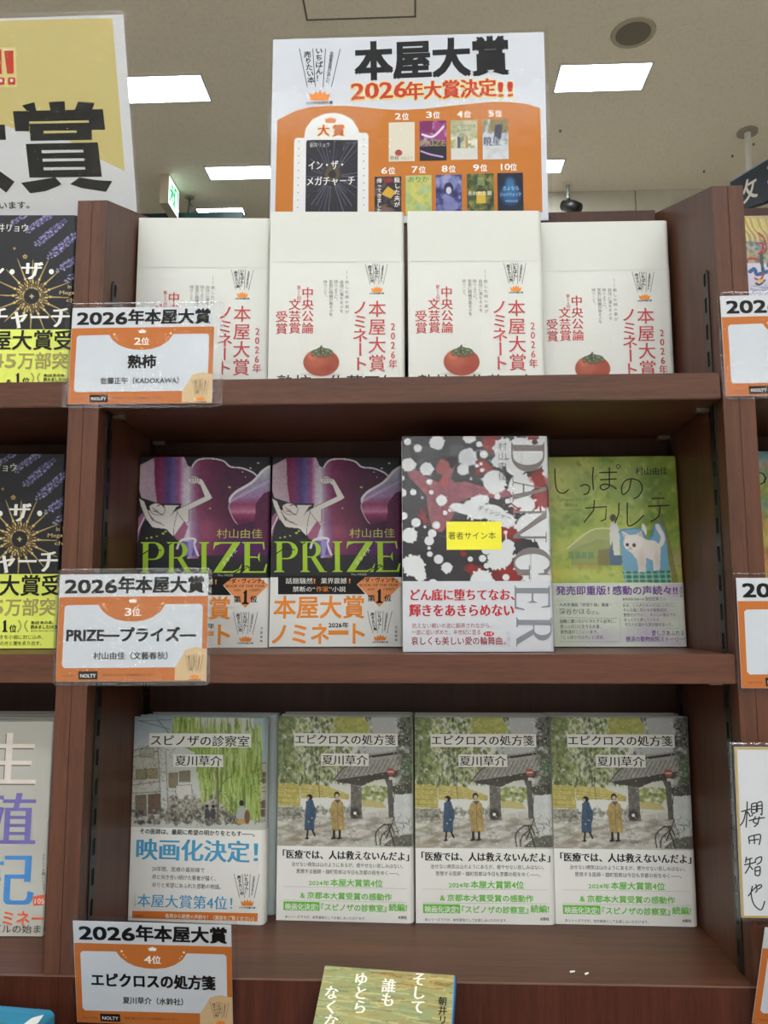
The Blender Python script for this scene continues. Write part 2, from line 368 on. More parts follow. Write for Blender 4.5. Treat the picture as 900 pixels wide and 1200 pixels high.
# serif capitals as overlapping outlines in a unit cell (x right, y up)
def arc(cx, cy, rx, ry, a0, a1, n=18): return [(cx + rx * math.cos(R(a0 + (a1 - a0) * i / n)), cy + ry * math.sin(R(a0 + (a1 - a0) * i / n))) for i in range(n + 1)]
def stem(a, b, e=.09): return [[(a, 0), (b, 0), (b, 1), (a, 1)], [(a - e, 0), (b + e, 0), (b + e, .022), (b, .06), (a, .06), (a - e, .022)], [(a - e, 1), (a - e, .978), (a, .94), (b, .94), (b + e, .978), (b + e, 1)]]
def ring(cx, cy, rx, ry, tx, ty, a0, a1): return [arc(cx, cy, rx, ry, a0, a1) + arc(cx, cy, rx - tx, ry - ty, a1, a0)]
SERIF = {
 'P': stem(.14, .34) + [[(.3, .96), (.55, .96), (.55, 1), (.3, 1)], [(.3, .42), (.55, .42), (.55, .46), (.3, .46)]] + ring(.53, .71, .4, .29, .2, .04, -90, 90),
 'R': stem(.12, .3) + [[(.3, .96), (.5, .96), (.5, 1), (.3, 1)], [(.3, .47), (.5, .47), (.5, .51), (.3, .51)]] + ring(.48, .735, .36, .265, .19, .04, -90, 90) + [[(.42, .5), (.62, .5), (.98, .03), (1.06, .02), (1.06, 0), (.78, 0)]],
 'I': stem(.35, .65, .16),
 'Z': [[(.04, 0), (.28, 0), (.96, 1), (.72, 1)], [(.08, 1), (.96, 1), (.9, .95), (.3, .95), (.12, .88), (.04, .74)], [(.04, 0), (.94, 0), (1, .3), (.9, .12), (.72, .055), (.1, .055)]],
 'E': stem(.14, .34) + [[(.3, .95), (.86, .95), (.86, 1), (.3, 1)], [(.86, 1), (.8, .95), (.84, .76), (.88, .76)], [(.3, .48), (.7, .48), (.7, .53), (.3, .53)], [(.7, .66), (.62, .53), (.62, .48), (.7, .35)], [(.3, 0), (.92, 0), (.92, .05), (.3, .05)], [(.92, 0), (.98, .28), (.93, .28), (.84, .05)]],
 'D': stem(.12, .32) + [[(.3, .955), (.5, .955), (.5, 1), (.3, 1)], [(.3, 0), (.5, 0), (.5, .045), (.3, .045)]] + ring(.46, .5, .52, .5, .21, .045, -90, 90),
 'A': [[(.42, 1), (.54, 1), (.96, 0), (.72, 0)], [(.46, 1), (.5, 1), (.2, 0), (.14, 0)], [(.26, .3), (.72, .3), (.7, .35), (.28, .35)], [(0, 0), (.34, 0), (.34, .03), (0, .03)], [(.6, 0), (1.06, 0), (1.06, .03), (.6, .03)]],
 'N': [[(.1, 0), (.16, 0), (.16, 1), (.1, 1)], [(.08, 1), (.3, 1), (.92, 0), (.82, 0)], [(.84, 0), (.9, 0), (.9, 1), (.84, 1)], [(-.02, 0), (.28, 0), (.28, .03), (-.02, .03)], [(-.04, .97), (.2, .97), (.2, 1), (-.04, 1)], [(.72, .97), (1.02, .97), (1.02, 1), (.72, 1)]],
 'G': ring(.52, .5, .48, .52, .2, .045, 40, 318) + [[(.72, .02), (.9, .12), (.9, .42), (.72, .42)], [(.6, .4), (1.02, .4), (1.02, .43), (.6, .43)], [(.84, .66), (.88, .66), (.88, 1), (.82, .86)]]}
def serif(sh, ch, fn, col, layer):
    for i, P in enumerate(SERIF[ch]):
        sh.add([fn(a, b) for a, b in P], [tuple(range(len(P)))], col, layer, False, i)

# ---------------------------------------------------------------- the room
def rough_mat(name, col, sc, amt, rough=.9, dark=.85):
    m = bpy.data.materials.new(name); m.use_nodes = True; nt = m.node_tree; b = nt.nodes['Principled BSDF']; L = nt.links.new
    tc = nt.nodes.new('ShaderNodeTexCoord'); n = nt.nodes.new('ShaderNodeTexNoise'); n.inputs['Scale'].default_value = sc; n.inputs['Detail'].default_value = 4; n.inputs['Roughness'].default_value = .7
    L(tc.outputs['Object'], n.inputs['Vector']); r = nt.nodes.new('ShaderNodeValToRGB'); e = r.color_ramp.elements
    e[0].position = .36; e[1].position = .5; e[0].color = (*lin(np.array(col) * dark), 1); e[1].color = (*lin(col), 1)
    L(n.outputs['Fac'], r.inputs[0]); L(r.outputs[0], b.inputs['Base Color']); b.inputs['Roughness'].default_value = rough
    bp = nt.nodes.new('ShaderNodeBump'); bp.inputs['Strength'].default_value = amt; bp.inputs['Distance'].default_value = .004; L(n.outputs['Fac'], bp.inputs['Height']); L(bp.outputs[0], b.inputs['Normal'])
    return m
CEILM = rough_mat('ceiling_board', (250, 238, 218), 70, .3, .95, .96)
WALLM = rough_mat('pale_wall', (205, 200, 186), 8, .1, .8, .97); FLM = rough_mat('floor_vinyl', (204, 200, 192), 5, .05, .5, .95)
X0, X1, Y0, Y1 = -9, 9, -20, 6.6
st = lambda o: tag(o, kind='structure')
ceil = MB().box((X0, Y0, CEIL), (X1, Y1, CEIL + .1)).build('ceiling', CEILM); st(ceil)
st(box('floor', (X0, Y0, FLOOR - .1), (X1, Y1, FLOOR), FLM))
st(box('wall_back', (X0, Y1, FLOOR), (X1, Y1 + .1, CEIL), WALLM)); st(box('wall_front', (X0, Y0 - .1, FLOOR), (X1, Y0, CEIL), rough_mat('muted_wall', (160, 155, 148), 8, .1, .8, .97)))
st(box('wall_left', (X0 - .1, Y0, FLOOR), (X0, Y1, CEIL), WALLM)); st(box('wall_right', (X1, Y0, FLOOR), (X1 + .1, Y1, CEIL), WALLM))
part = empty('wall_partition', (0, 4.19, FLOOR)); st(part)
for a, b in ((.72, 1.645), (1.65, 2.9), (2.905, 4.2), (4.205, 8.99)):
    box('wall_panel', (a, 0, 0), (b, .1, CEIL - FLOOR - .001), WALLM, part)
# ceiling fittings
PM = mat('light_panel_diffuser', (242, 250, 255), .5, emit=PANEL, vary=0); WHM = mat('white_steel', (225, 222, 214), .5)
def ceiling_light(x, y, label, w=.215, d=.1):
    t = empty('ceiling_light', (x, y, CEIL))
    MB().box((-w, -d, -.004), (w, d, -.001)).build('diffuser', PM, t)
    f = MB()
    for a, b in (((-w - .012, -d - .012), (w + .012, -d)), ((-w - .012, d), (w + .012, d + .012)), ((-w - .012, -d), (-w, d)), ((w, -d), (w + .012, d))):
        f.box((*a, -.008), (*b, -.0005))
    f.build('frame', WHM, t)
    tag(t, label, 'ceiling light', 'recessed ceiling light panels'); return t
cx, cy = CAM.x, CAM.y
for x, y, lb, *wd in ((.354, 1.447, 'white recessed light panel nearest the camera, right of the poster'), (-.485, 1.444, 'recessed light panel half hidden by the large yellow sign'),
                 (-.402, 1.75, 'recessed light panel between the yellow sign and the poster, above the exit sign', .19, .068), (.252, 1.755, 'recessed light panel just showing past the poster right edge', .21, .068),
                 (-.49, 1.93, 'farthest recessed light panel, low over the teal hanging sign', .15, .045)):
    ceiling_light(cx + x * H, cy + y * H, lb, *wd)
for i, y in enumerate((-.2, -.9, -1.7, -2.5, -3.1, -3.7, -4.3, -4.9, -5.5, -6.1, -6.7)):  # unseen strips added behind the camera to lift light on the lower shelves
    for x, side in ((-1.35, 'left'), (1.35, 'right')) + (((-4.2, 'far left'), (4.2, 'far right')) if i > 3 else ()):
        t = ceiling_light(cx + x, cy + y * H, ('', 'long unseen strip light added in the ceiling behind the camera, %s column, row %s' % (side, ('nearest the bookcase', 'one', 'two', 'three', 'four', 'five', 'six', 'seven', 'eight', 'nine', 'ten')[i])) [1], 1.15, .12)
        t.name = 'added_strip_light'; t['group'] = 'added strip lights behind the camera'
GRL = mat('grille_grey', (128, 118, 104), .7)
sp = empty('ceiling_speaker', (cx + .382 * H, cy + 1.33 * H, CEIL)); tag(sp, 'round recessed ceiling speaker with a brown grey grille and pale rim', 'speaker')
MB().tube([(0, 0, -.006), (0, 0, -.001)], .078, 40).build('grille', GRL, sp)
f = MB(); n = 40
ri = [(.078, -.006), (.098, -.006), (.1, -.0005)]
vs = [(r * math.cos(2 * math.pi * k / n), r * math.sin(2 * math.pi * k / n), z) for r, z in ri for k in range(n)]
f.add(vs, [(i * n + k, i * n + (k + 1) % n, (i + 1) * n + (k + 1) % n, (i + 1) * n + k) for i in range(2) for k in range(n)]); f.build('rim', mat('cream_rim', (186, 176, 152), .6), sp)
ht = empty('access_hatch', (cx - .09 * H, cy + 1.18 * H, CEIL)); tag(ht, 'square ceiling access hatch with a thin metal frame at the top edge', 'ceiling hatch')
box('hatch_panel', (-.235, -.235, -.004), (.235, .235, -.001), CEILM, ht)
f = MB()
for a, b in (((-.243, -.243), (.243, -.236)), ((-.243, .236), (.243, .243)), ((-.243, -.236), (-.236, .236)), ((.236, -.236), (.243, .236))): f.box((*a, -.006), (*b, -.0005))
f.build('frame', mat('hatch_frame', (120, 110, 98), .5), ht)
for i, (x, y, lb) in enumerate(((.305, 1.618, 'tiny anchor on the ceiling right of the poster'), (.731, 1.686, 'small ceiling anchor right of the hanger disc'), (.703, 1.731, 'small ceiling anchor left of the hanger disc'), (.662, 1.793, 'small ceiling anchor farthest left over the partition'))):
    t = MB(); t.tube([(0, 0, -.012), (0, 0, -.0005)], .006, 10)
    o = t.build('ceiling_anchor', mat('pale_anchor', (150, 142, 128), .6)); o.location = (cx + x * H, cy + y * H, CEIL); tag(o, lb, 'anchor')
# spotlight hanging by the poster
sl = empty('spotlight', (cx + .36 * H, cy + 1.836 * H, CEIL)); tag(sl, 'black spotlight hanging from the ceiling on a grey stem, right of the poster', 'spotlight')
MB().tube([(0, 0, -.012), (0, 0, -.0005)], .03, 20).build('ceiling_plate', WHM, sl); MB().tube([(0, 0, -.1), (0, 0, -.012)], .011, 12).build('stem', mat('grey_metal', (150, 150, 148), .4, metal=.6), sl)
BLK = mat('black_plastic', (26, 25, 26), .4)
MB().tube([(.05, -.05, -.19), (.02, -.02, -.16), (-.03, .02, -.13)], [.035, .04, .03], 16).build('lamp_head', BLK, sl, True)
MB().tube([(0, 0, -.1), (.05, 0, -.12), (.062, -.01, -.16), (.04, -.02, -.19)], .004, 8).build('cable', BLK, sl, True)
# exit sign hanging side-on
ex = empty('exit_sign', (cx - .575 * H, cy + 1.75 * H, CEIL)); tag(ex, 'green and white lit exit sign box hung under the ceiling by the yellow sign', 'exit sign')
EXC = mat('exit_box', (196, 184, 160), .5)
box('housing', (-.03, 0, -.185), (.022, .21, -.0), EXC, ex)
s = Sheet([(0, 0), (100, 0), (0, 100), (100, 100)], .2, .2)
GRN = mat('lit_green', (40, 170, 110), .4, emit=1.0, vary=0); WHT = mat('lit_white', (225, 250, 240), .4, emit=1.4, vary=0)
s.rect(0, 0, 100, 100, WHT, 0); s.rect(52, 8, 94, 92, GRN, 1)
s.ell(33, 22, 9, 9, GRN, 1); s.poly([(22, 34), (46, 34), (60, 48), (52, 54), (42, 46), (40, 60), (54, 74), (46, 92), (38, 88), (42, 76), (28, 64), (18, 84), (6, 86), (6, 78), (14, 76), (24, 46), (14, 54), (8, 48)][::-1], GRN, 2); s.rect(64, 18, 84, 86, WHT, 2)
fc = s.build('lit_face', ex); fc.rotation_euler = (0, 0, R(90)); fc.location = (.0222, .005, -.18); fc.scale = (1, 1, .86)
# hanging category signs
def hanger(o, x, y, z, ztop, t, thin=False):
    if thin:
        MB().tube([(x, y, ztop - .01), (x, y, ztop - .0005)], .03, 24).build('ceiling_disc', mat('grey_disc', (168, 160, 148), .5), t); MB().tube([(x, y, z), (x + .01, y, z + .04), (x, y, z + .07), (x, y, ztop - .01)], [.014, .02, .007, .007], 10).build('stem', mat('dark_stem', (90, 84, 78), .5), t); return
    MB().tube([(x, y, ztop - .01), (x, y, ztop - .0005)], .055, 24).build('ceiling_disc', mat('grey_disc', (168, 160, 148), .5), t)
    MB().tube([(x, y, ztop - .32 if ztop - z > .4 else z), (x, y, ztop - .01)], .017, 14).build('outer_pole', WHM, t)
    if ztop - z > .4: MB().tube([(x, y, z), (x, y, ztop - .3)], .011, 12).build('inner_pole', mat('bright_pole', (225, 225, 222), .3), t)
TEAL = mat('teal_board', (14, 52, 56), .5); NAVY = mat('navy_board', (10, 26, 42), .5)
t = empty('hanging_sign', (cx - .548 * H, 4.14, 0)); tag(t, 'teal hanging sign board seen edge-on above the white books', 'hanging sign', 'hanging category signs')
zt = 2.522
box('board', (-.40, -.015, zt - .4), (.345, .015, zt), TEAL, t, .004)
hanger(t, 0, 0, zt, CEIL, t, True)
A = Vector((1.98, 3.562)); B = Vector((2.089, 3.34)); d = (B - A).normalized(); A2 = A - d * .0; ln = 1.3
t = empty('hanging_sign', (A.x, A.y, 2.336), (0, 0, math.atan2(d.y, d.x))); tag(t, 'dark navy hanging sign with pale lettering at the right edge, on a grey pole', 'hanging sign', 'hanging category signs')
MB().prism([(0, -.02), (.02, -.12), (.07, -.19), (.2, -.215), (.35, -.215), (.4, -.2), (ln, -.2), (ln, 0), (0, 0)], 'y', 0, .03).build('board', NAVY, t)
s = Sheet([(0, 0), (100, 0), (0, 20), (100, 20)], 1.0, .2, y0=-.0004)
s.poly([(0, -.4), (0, 0.4), (60, .4), (60, -.4)], (150, 165, 170), 0)
s.text('攵', 8, 15.5, 13, 9, 'bold', (214, 208, 196)); s.text('期新刊', 24, 15.5, 16, 40, 'bold', (214, 208, 196))
so = s.build('lettering', t); so.location = (0, 0, -.2)
p2 = empty('sign_pole', (cx + .70 * H - .0, cy + 1.66 * H - .05, 0)); tag(p2, 'grey telescopic pole with a round ceiling disc, beside the navy hanging sign', 'pole')
hanger(p2, 0, 0, 2.1, CEIL, p2)

# ---------------------------------------------------------------- the bookcases
DB = .160; ZT = .4024; ZB = .4627; Z1 = .2356; Z1B = .2126; Z2B = -.0237; Z3 = -.254; PT = .0132
STRIP = mat('slotted_steel', (52, 47, 42), .35, metal=.7); SLOT = mat('slot_black', (14, 12, 11), .7); PINM = mat('nickel', (170, 160, 140), .3, metal=.9)
EDGE = mat('pale_edge_banding', (112, 84, 68), .4)  # edging colour, paler than the base top behind it
def bookcase(x0, x1, label, pl=True, pr=True):
    """x0..x1 inner width; panels PT thick outside it"""
    t = empty('bookcase', (x0, 0, FLOOR)); tag(t, label, 'bookcase', 'walnut bookcase bays standing side by side'); o = (x0, FLOOR)
    S = lambda z: z - FLOOR
    W = x1 - x0
    for side, on in ((-1, pl), (1, pr)):
        if not on: continue
        a, b = (-PT, 0) if side < 0 else (W, W + PT)
        m = MB(); m.prism([(0, S(Z3) + .0004), (DB + .009, S(Z3) + .0004), (DB + .009, S(ZB)), (0, S(ZT))], 'x', a, b); m.build('side_panel', WV, t, bevel=.0003)
        xs = 0 if side < 0 else W; q = -side
        for ys in (.018, .139):
            f = MB(); xa, xb = sorted((xs, xs + q * .0012))
            f.box((xa, ys, S(Z3) + .001), (xb, ys + .003, S(.333))); f.box((xa, ys + .009, S(Z3) + .001), (xb, ys + .012, S(.333)))
            for k in range(25): z = S(Z3) + .001 + k * .0245; f.box((xa, ys + .003, z), (xb, ys + .009, min(z + .011, S(.333))))
            st_ = f.build('slotted_strip', STRIP, t)
            box('slot_backing', (min(xs, xs + q * .0003), ys + .003, S(Z3) + .0015), (max(xs, xs + q * .0003), ys + .009, S(.332)), SLOT, st_)
        for zb in (Z1B, Z2B):
            for ys in (.03, .145):
                f = MB(); xa, xb = sorted((xs + q * .0005, xs + q * .012)); f.box((xa, ys, S(zb) - .0035), (xb, ys + .006, S(zb) - .0002)); f.build('shelf_clip', PINM, t)
    box('back_panel', (.0004, DB, S(Z3) + .0005), (W - .0004, DB + .009, S(ZB)), WD, t, .0005)
    for za, zb in ((Z1B, Z1), (Z2B, 0)):
        sh = box('shelf', (.0014, .0, S(za)), (W - .0014, DB - .0005, S(zb)), WH, t, .0008)
    bx0 = -PT if pl else 0; bx1 = W + PT if pr else W
    box('base_top', (bx0, .0009, S(Z3) - .018), (bx1, DB + .009, S(Z3)), WH, t, .0006)
    box('base_top_edging', (bx0, -.0011, S(Z3) - .0008), (bx1, .0008, S(Z3) + .0001), EDGE, t)
    box('fascia', (bx0, -.0008, 0.02), (bx1, .0007, S(Z3) - .0009), WF, t)
    for xa in (bx0, bx1 - .012): box('base_side', (xa, .0125, 0), (xa + .012, DB + .009, S(Z3) - .0182), WV, t)
    return t
bookcase(0, .5345, 'centre walnut bookcase bay holding the white, purple and green books')
bookcase(-.58, -.0135 - PT, 'left walnut bookcase bay at the left edge of the photo, black rose-window books in it', True, True)
bookcase(.5345 + 2 * PT + .0003, 1.12, 'right walnut bookcase bay at the right edge of the photo, mostly out of frame', True, True)

#BOOKS#
# ---------------------------------------------------------------- book builder
PAGE = mat('page_block', (222, 216, 200), .8, vary=.06, scale=400)
def jacket_outline(w, t, r, c, e=0):
    P = [(0, -e), (w - r, -e)] + [(w - r + (r + e) * math.sin(R(a)), r - (r + e) * math.cos(R(a))) for a in (15, 30, 45, 60, 75, 90)]
    P += [(w - r + (r + e) * math.sin(R(90 - a)), t - r + (r + e) * math.cos(R(90 - a))) for a in (0, 15, 30, 45, 60, 75, 90)] + [(0, t + e)]
    q = c - e if e == 0 else -e * .1
    rr = max(r - c, .0005)
    if e: P += [(0, t + .00002), (w - r, t + .00002)] + [(w - r + r * math.sin(R(90 - a)), t - r + r * math.cos(R(90 - a))) for a in (90, 60, 30, 0)] + [(w - r + r * math.sin(R(a)), r - r * math.cos(R(a))) for a in (90, 60, 30, 0)] + [(0, -.00002)]
    else: P += [(0, t - c), (w - c, t - c), (w - c, c), (0, c)]
    return P
def book(name, label, group, w, h, t, loc, yaw, lean, cover, r=.003, c=.0016, band=None, bandmat=None):
    o = empty(name, (loc[0], loc[1], loc[2] + max(0, t * math.sin(R(lean))) + .0002), (-R(lean), 0, R(yaw)))
    tag(o, label, 'book', group)
    MB().prism(jacket_outline(w, t, r, c), 'z', 0, h).build('cover', cover, o)
    m = MB(); m.box((.0025, c + .0001, .0015), (w - c - .0006, t - c - .0001, h - .0025)); m.build('page_block', PAGE, o)
    if band: MB().prism(jacket_outline(w, t, r, c, 3e-4), 'z', .0002, band).build('paper_band', bandmat, o)
    return o
def pose(o, loc, yaw, lean, t):
    o.location = (loc[0], loc[1], loc[2] + max(0, t * math.sin(R(lean))) + .0002); o.rotation_euler = (-R(lean), 0, R(yaw))
def kid(o, name):
    return [c for c in o.children if c.name.split('.')[0] == name][0]
YB = -3e-4 - 2.5e-4     # print on a band lies this far out
WHITE = (226, 225, 220)

# ---- white book with a persimmon
wc = mat('ivory_jacket', (207, 206, 199), .55, vary=.01)
def white_book():
    b = book('white_book', 'white hardback with persimmon', 'white persimmon books on the top shelf', .1305, .188, .020, (0, 0, 0), 0, 0, wc, .004, band=.1375, bandmat=mat('white_band', (209, 208, 202), .42, vary=.01))
    bd = kid(b, 'paper_band'); s = Sheet([(456, 23), (880, 23), (447, 622), (883, 622)], .1305, .188, YB)
    RED = (190, 74, 76); GRY = (130, 126, 122)
    for tx, x, y0, y1 in (('――熟した柿の実が', 699, 214, 356), ('自然に落ちるのを', 682, 246, 352), ('待つように、', 664, 246, 318), ('気長に時機が来るのを', 648, 246, 362), ('待つこと。', 630, 246, 306)):
        s.vtext(tx, x, y0, 13, y1 - y0, 'sans', GRY, 1, res=1)
    s.vtext('中央公論', 574, 268, 38, 150, 'min', RED, 1); s.vtext('文芸賞', 533, 306, 38, 112, 'min', RED, 1); s.vtext('受賞', 491, 344, 38, 76, 'min', RED, 1)
    s.vtext('第20回', 546, 264, 13, 46, 'sans', RED, 1, res=1)
    s.vtext('本屋大賞', 795, 310, 56, 228, 'med', RED, 1, res=3); s.vtext('ノミネート', 741, 312, 50, 222, 'min', RED, 1, res=3)
    s.vtext('2026年', 845, 380, 31, 148, 'min', RED, 1, sx=.9)
    s.logo(757, 192, 828, 291, layer=1)
    s.text('熟柿　佐藤正午', 478, 594, 56, 380, 'med', (60, 58, 60), 1)
    s.line([(457, 187), (870, 187)], 1.6, (196, 195, 190), 1)  # grey line paints the faint shade along the band's top edge
    s.build('band_lettering', bd)
    c = Canvas(s, .030, .019, .070, .0705, 3.2e-4); c.fill((209, 208, 202))
    c.ell(617, 546, 50, 7, (150, 140, 134), .55, .5)
    c.ell(617, 508, 57, 43, (152, 74, 56), 1, .025); c.ell(600, 500, 30, 22, (184, 104, 80), .5, .4); c.ell(590, 486, 16, 12, (214, 122, 98), .55, .5); c.ell(636, 528, 20, 10, (150, 56, 48), .5, .5); c.ell(617, 484, 30, 10, (140, 60, 44), .5, .4)
    for x, y, rx, ry, a in ((602, 474, 16, 8, -10), (636, 472, 18, 8, 10), (608, 484, 10, 6, 60), (630, 484, 13, 6, -40), (617, 468, 14, 8, 0), (648, 480, 9, 5, 50), (592, 482, 8, 5, -60), (620, 478, 12, 6, 20)):
        c.ell(x, y, rx, ry, (78, 90, 66), 1, .15, a); c.ell(x, y - 1, rx * .5, ry * .35, (132, 144, 116), .8, .4, a)
    c.line([(617, 478), (614, 464), (618, 456)], 5, (82, 66, 46))
    c.build('persimmon_picture', bd, y=YB + 1.5e-4)
    return b
wb = white_book()
WP = [((.0022, .0757, Z1), 3.2, 0, 'leftmost white persimmon hardback, behind the second-place card'), ((.1349, .0695, Z1), 2.7, 0, 'second white persimmon hardback from the left, below the poster left half'),
      ((.2690, .0745, Z1), 2.3, 0, 'third white persimmon hardback from the left, below the poster right half'), ((.3990, .1045, Z1), .6, 0, 'rightmost white persimmon hardback, set back by the right side panel')]
for i, (l, y, le, lb) in enumerate(WP):
    o = wb if i == 0 else copy_tree(wb); pose(o, l, y, le, .02); o['label'] = lb

# ---- purple figure book
pc_ = mat('black_purple_jacket', (38, 34, 42), .35, vary=.1)
def purple_book():
    w, h, t = .1295, .188, .019
    b = book('purple_book', '', 'purple figure books on the middle shelf', w, h, t, (0, 0, 0), 0, 0, pc_, .003, band=.0675, bandmat=mat('white_band', (226, 225, 222), .42, vary=.01))
    s = Sheet([(50, 55), (808, 55), (27, 1175), (788, 1175)], w, h)
    c = Canvas(s, 0, .055, w, h, 6e-4, (w, .003)); c.fill((34, 31, 38))
    def hg(stops, y2=None):
        xs = [a for a, _ in stops]; cs = np.array([q for _, q in stops], float)
        return lambda x, y: np.stack([np.interp(x, xs, cs[:, i]) for i in range(3)], -1)
    c.poly([(350, 120), (380, 75), (450, 65), (530, 80), (570, 115), (640, 125), (700, 150), (760, 200), (840, 300), (840, 640), (600, 640), (400, 640), (360, 400), (345, 200)], hg([(350, (150, 110, 140)), (400, (120, 45, 88)), (480, (98, 30, 70)), (560, (72, 22, 56)), (700, (58, 18, 50)), (840, (90, 30, 70))]), noise=.3)
    c.ell(455, 470, 80, 110, (168, 104, 110), .5, .9); c.ell(660, 590, 130, 60, (84, 24, 100), .8, .7); c.ell(500, 330, 60, 130, (72, 18, 56), .5, .9)
    c.curve([(345, 125), (380, 75), (450, 64), (530, 78), (572, 113), (640, 122), (700, 146), (730, 172)], 9, (214, 208, 216))
    c.poly([(570, 310), (600, 268), (700, 208), (762, 140), (815, 106), (845, 100), (845, 245), (770, 270), (722, 330), (715, 440), (612, 460), (588, 420), (565, 360)], lambda x, y: np.stack([np.interp(y, [100, 200, 290, 340, 385, 400, 440], q) for q in ([205, 150, 150, 140, 185, 150, 96], [200, 145, 120, 60, 120, 60, 30], [208, 172, 160, 100, 150, 100, 72])], -1), noise=.2)
    c.curve([(570, 325), (575, 300), (610, 262), (700, 206), (762, 138), (815, 106), (845, 102)], 14, (216, 212, 216)); c.curve([(575, 320), (640, 285), (750, 225), (840, 180)], 16, (180, 170, 196), .7)
    c.curve([(612, 455), (588, 420), (565, 362), (570, 330)], 4, (200, 190, 200))
    c.poly([(725, 332), (775, 272), (845, 245), (845, 600), (730, 560), (712, 440)], (84, 24, 62), noise=.3)
    c.poly([(300, 50), (326, 108), (358, 120), (366, 300), (392, 480), (392, 660), (330, 660), (290, 560), (245, 520), (290, 340)], hg([(250, (168, 120, 150)), (300, (186, 172, 190)), (330, (196, 190, 204)), (352, (160, 120, 150)), (392, (120, 80, 120))]), noise=.15)
    c.poly([(245, 520), (262, 400), (292, 420), (330, 470), (300, 560), (262, 548)], (150, 80, 112), .9)
    c.poly([(48, 104), (130, 60), (136, 220), (150, 330), (60, 300), (42, 240)], hg([(40, (190, 168, 182)), (140, (168, 142, 158))]), noise=.15)
    c.poly([(130, 50), (300, 50), (322, 108), (312, 124), (296, 336), (150, 334), (134, 215)], hg([(130, (112, 22, 66)), (170, (122, 34, 84)), (215, (72, 52, 112)), (245, (92, 78, 136)), (275, (140, 70, 116)), (300, (190, 160, 186))]), noise=.25)
    # lower left drape
    c.poly([(22, 560), (40, 420), (75, 378), (95, 400), (60, 470), (34, 590)], (150, 96, 130)); c.curve([(30, 560), (45, 490), (80, 410)], 7, (212, 206, 210))
    INK = (24, 22, 26); SK = (214, 207, 204)
    c.poly([(44, 302), (74, 322), (96, 378), (120, 420), (190, 460), (245, 452), (270, 366), (300, 352), (318, 424), (245, 530), (205, 486), (124, 476), (84, 420), (56, 350)], SK)
    c.poly([(96, 372), (196, 372), (236, 396), (268, 370), (254, 470), (245, 525), (205, 486), (124, 476), (84, 424)], SK)
    c.poly([(262, 372), (300, 352), (424, 292), (398, 222), (384, 212), (392, 180), (412, 192), (470, 300), (452, 314), (335, 372), (332, 442), (316, 452), (288, 416)], SK)
    c.ell(362, 193, 32, 21, SK, 1, .06)
    for q in ([(262, 372), (300, 352), (424, 292), (398, 222)], [(392, 180), (412, 192), (470, 300), (452, 314), (335, 372), (332, 442), (316, 452), (288, 416), (264, 384)], [(44, 302), (56, 350), (84, 420), (124, 476), (205, 486), (245, 530)], [(245, 530), (250, 460), (270, 370)], [(124, 420), (150, 446), (190, 462)], [(100, 385), (130, 436), (176, 450)]): c.line(q, 2.6, INK)
    for k in range(4): c.curve([(336 + 14 * k, 186), (342 + 14 * k, 178), (350 + 14 * k, 186), (346 + 14 * k, 206)], 2.4, INK)
    c.ell(150, 368, 46, 33, SK, 1, .04, 20); c.curve([(104, 352), (118, 388), (150, 402), (186, 396), (196, 366), (186, 340)], 3, INK)
    c.curve([(112, 322), (98, 350), (104, 392), (126, 436)], 3, INK); c.line([(112, 342), (128, 334)], 4, INK); c.line([(150, 348), (168, 342)], 5, INK); c.curve([(124, 378), (138, 384), (150, 378)], 3, (150, 60, 60))
    for k in range(4): c.curve([(118 + 10 * k, 352 + 6 * k), (140 + 9 * k, 380 + 4 * k), (176 + 4 * k, 396 + 3 * k)], 2, INK, .8)
    c.poly([(190, 342), (282, 344), (262, 356), (230, 404), (206, 392), (196, 366)], SK); c.curve([(190, 342), (282, 344), (262, 356), (232, 404)], 2.4, INK)
    c.curve([(268, 600), (286, 556), (330, 540), (372, 548), (366, 580), (388, 640)], 12, (212, 206, 216)); c.poly([(286, 560), (360, 556), (372, 640), (330, 650), (300, 640)], (84, 66, 160), .8); c.poly([(330, 548), (366, 560), (350, 650), (330, 640)], (170, 160, 206), .7)
    g = random.Random(4)
    for x, y, r in ((568, 238, 10), (735, 92, 8), (690, 122, 7), (645, 145, 6), (660, 176, 5), (455, 364, 7), (200, 500, 9), (186, 512, 10), (118, 536, 9), (150, 528, 7), (92, 540, 7)): c.poly([(x - r, y), (x, y - r * .7), (x + r, y - r * .2), (x + r * .3, y + r * .6)], (176, 190, 80) if y > 200 else (206, 200, 206))
    c.build('cover_artwork', b)
    LG = (160, 196, 54)
    s.text('村山由佳', 495, 535, 60, 262, 'sans', (176, 176, 92), 1)
    for ch, x0, x1 in (('P', 50, 205), ('R', 205, 352), ('I', 376, 470), ('Z', 468, 640), ('E', 634, 790)):
        serif(s, ch, lambda a, q, x0=x0, x1=x1: (x0 + a * (x1 - x0), 742 - q * 180), LG, 2)
    for q in ([(60, 640), (120, 600), (178, 612)], [(170, 560), (196, 600), (238, 566)], [(600, 740), (668, 700), (700, 720)], [(640, 740), (676, 706), (690, 742)], [(716, 640), (748, 660)]): s.line(q, 6, (30, 28, 36), 3)
    for j, ch in enumerate('プライズ'): s.text(ch, 536 + j * 21, 706 - j * 25, 26, None, 'med', (226, 226, 226), 4, ang=48)
    s.text('The PRIZE', 500, 762, 16, 90, 'sans', (190, 190, 190), 3, res=1)
    s.build('cover_lettering', b)
    bd = kid(b, 'paper_band')
    s = Sheet([(53, -550), (852, -550), (26, 630), (863, 630)], w, h, YB)
    OR = (238, 142, 50)
    s.poly([(84, 197), (84, 311), (630, 311), (575, 250), (640, 207), (650, 197)], (28, 27, 28), 0)
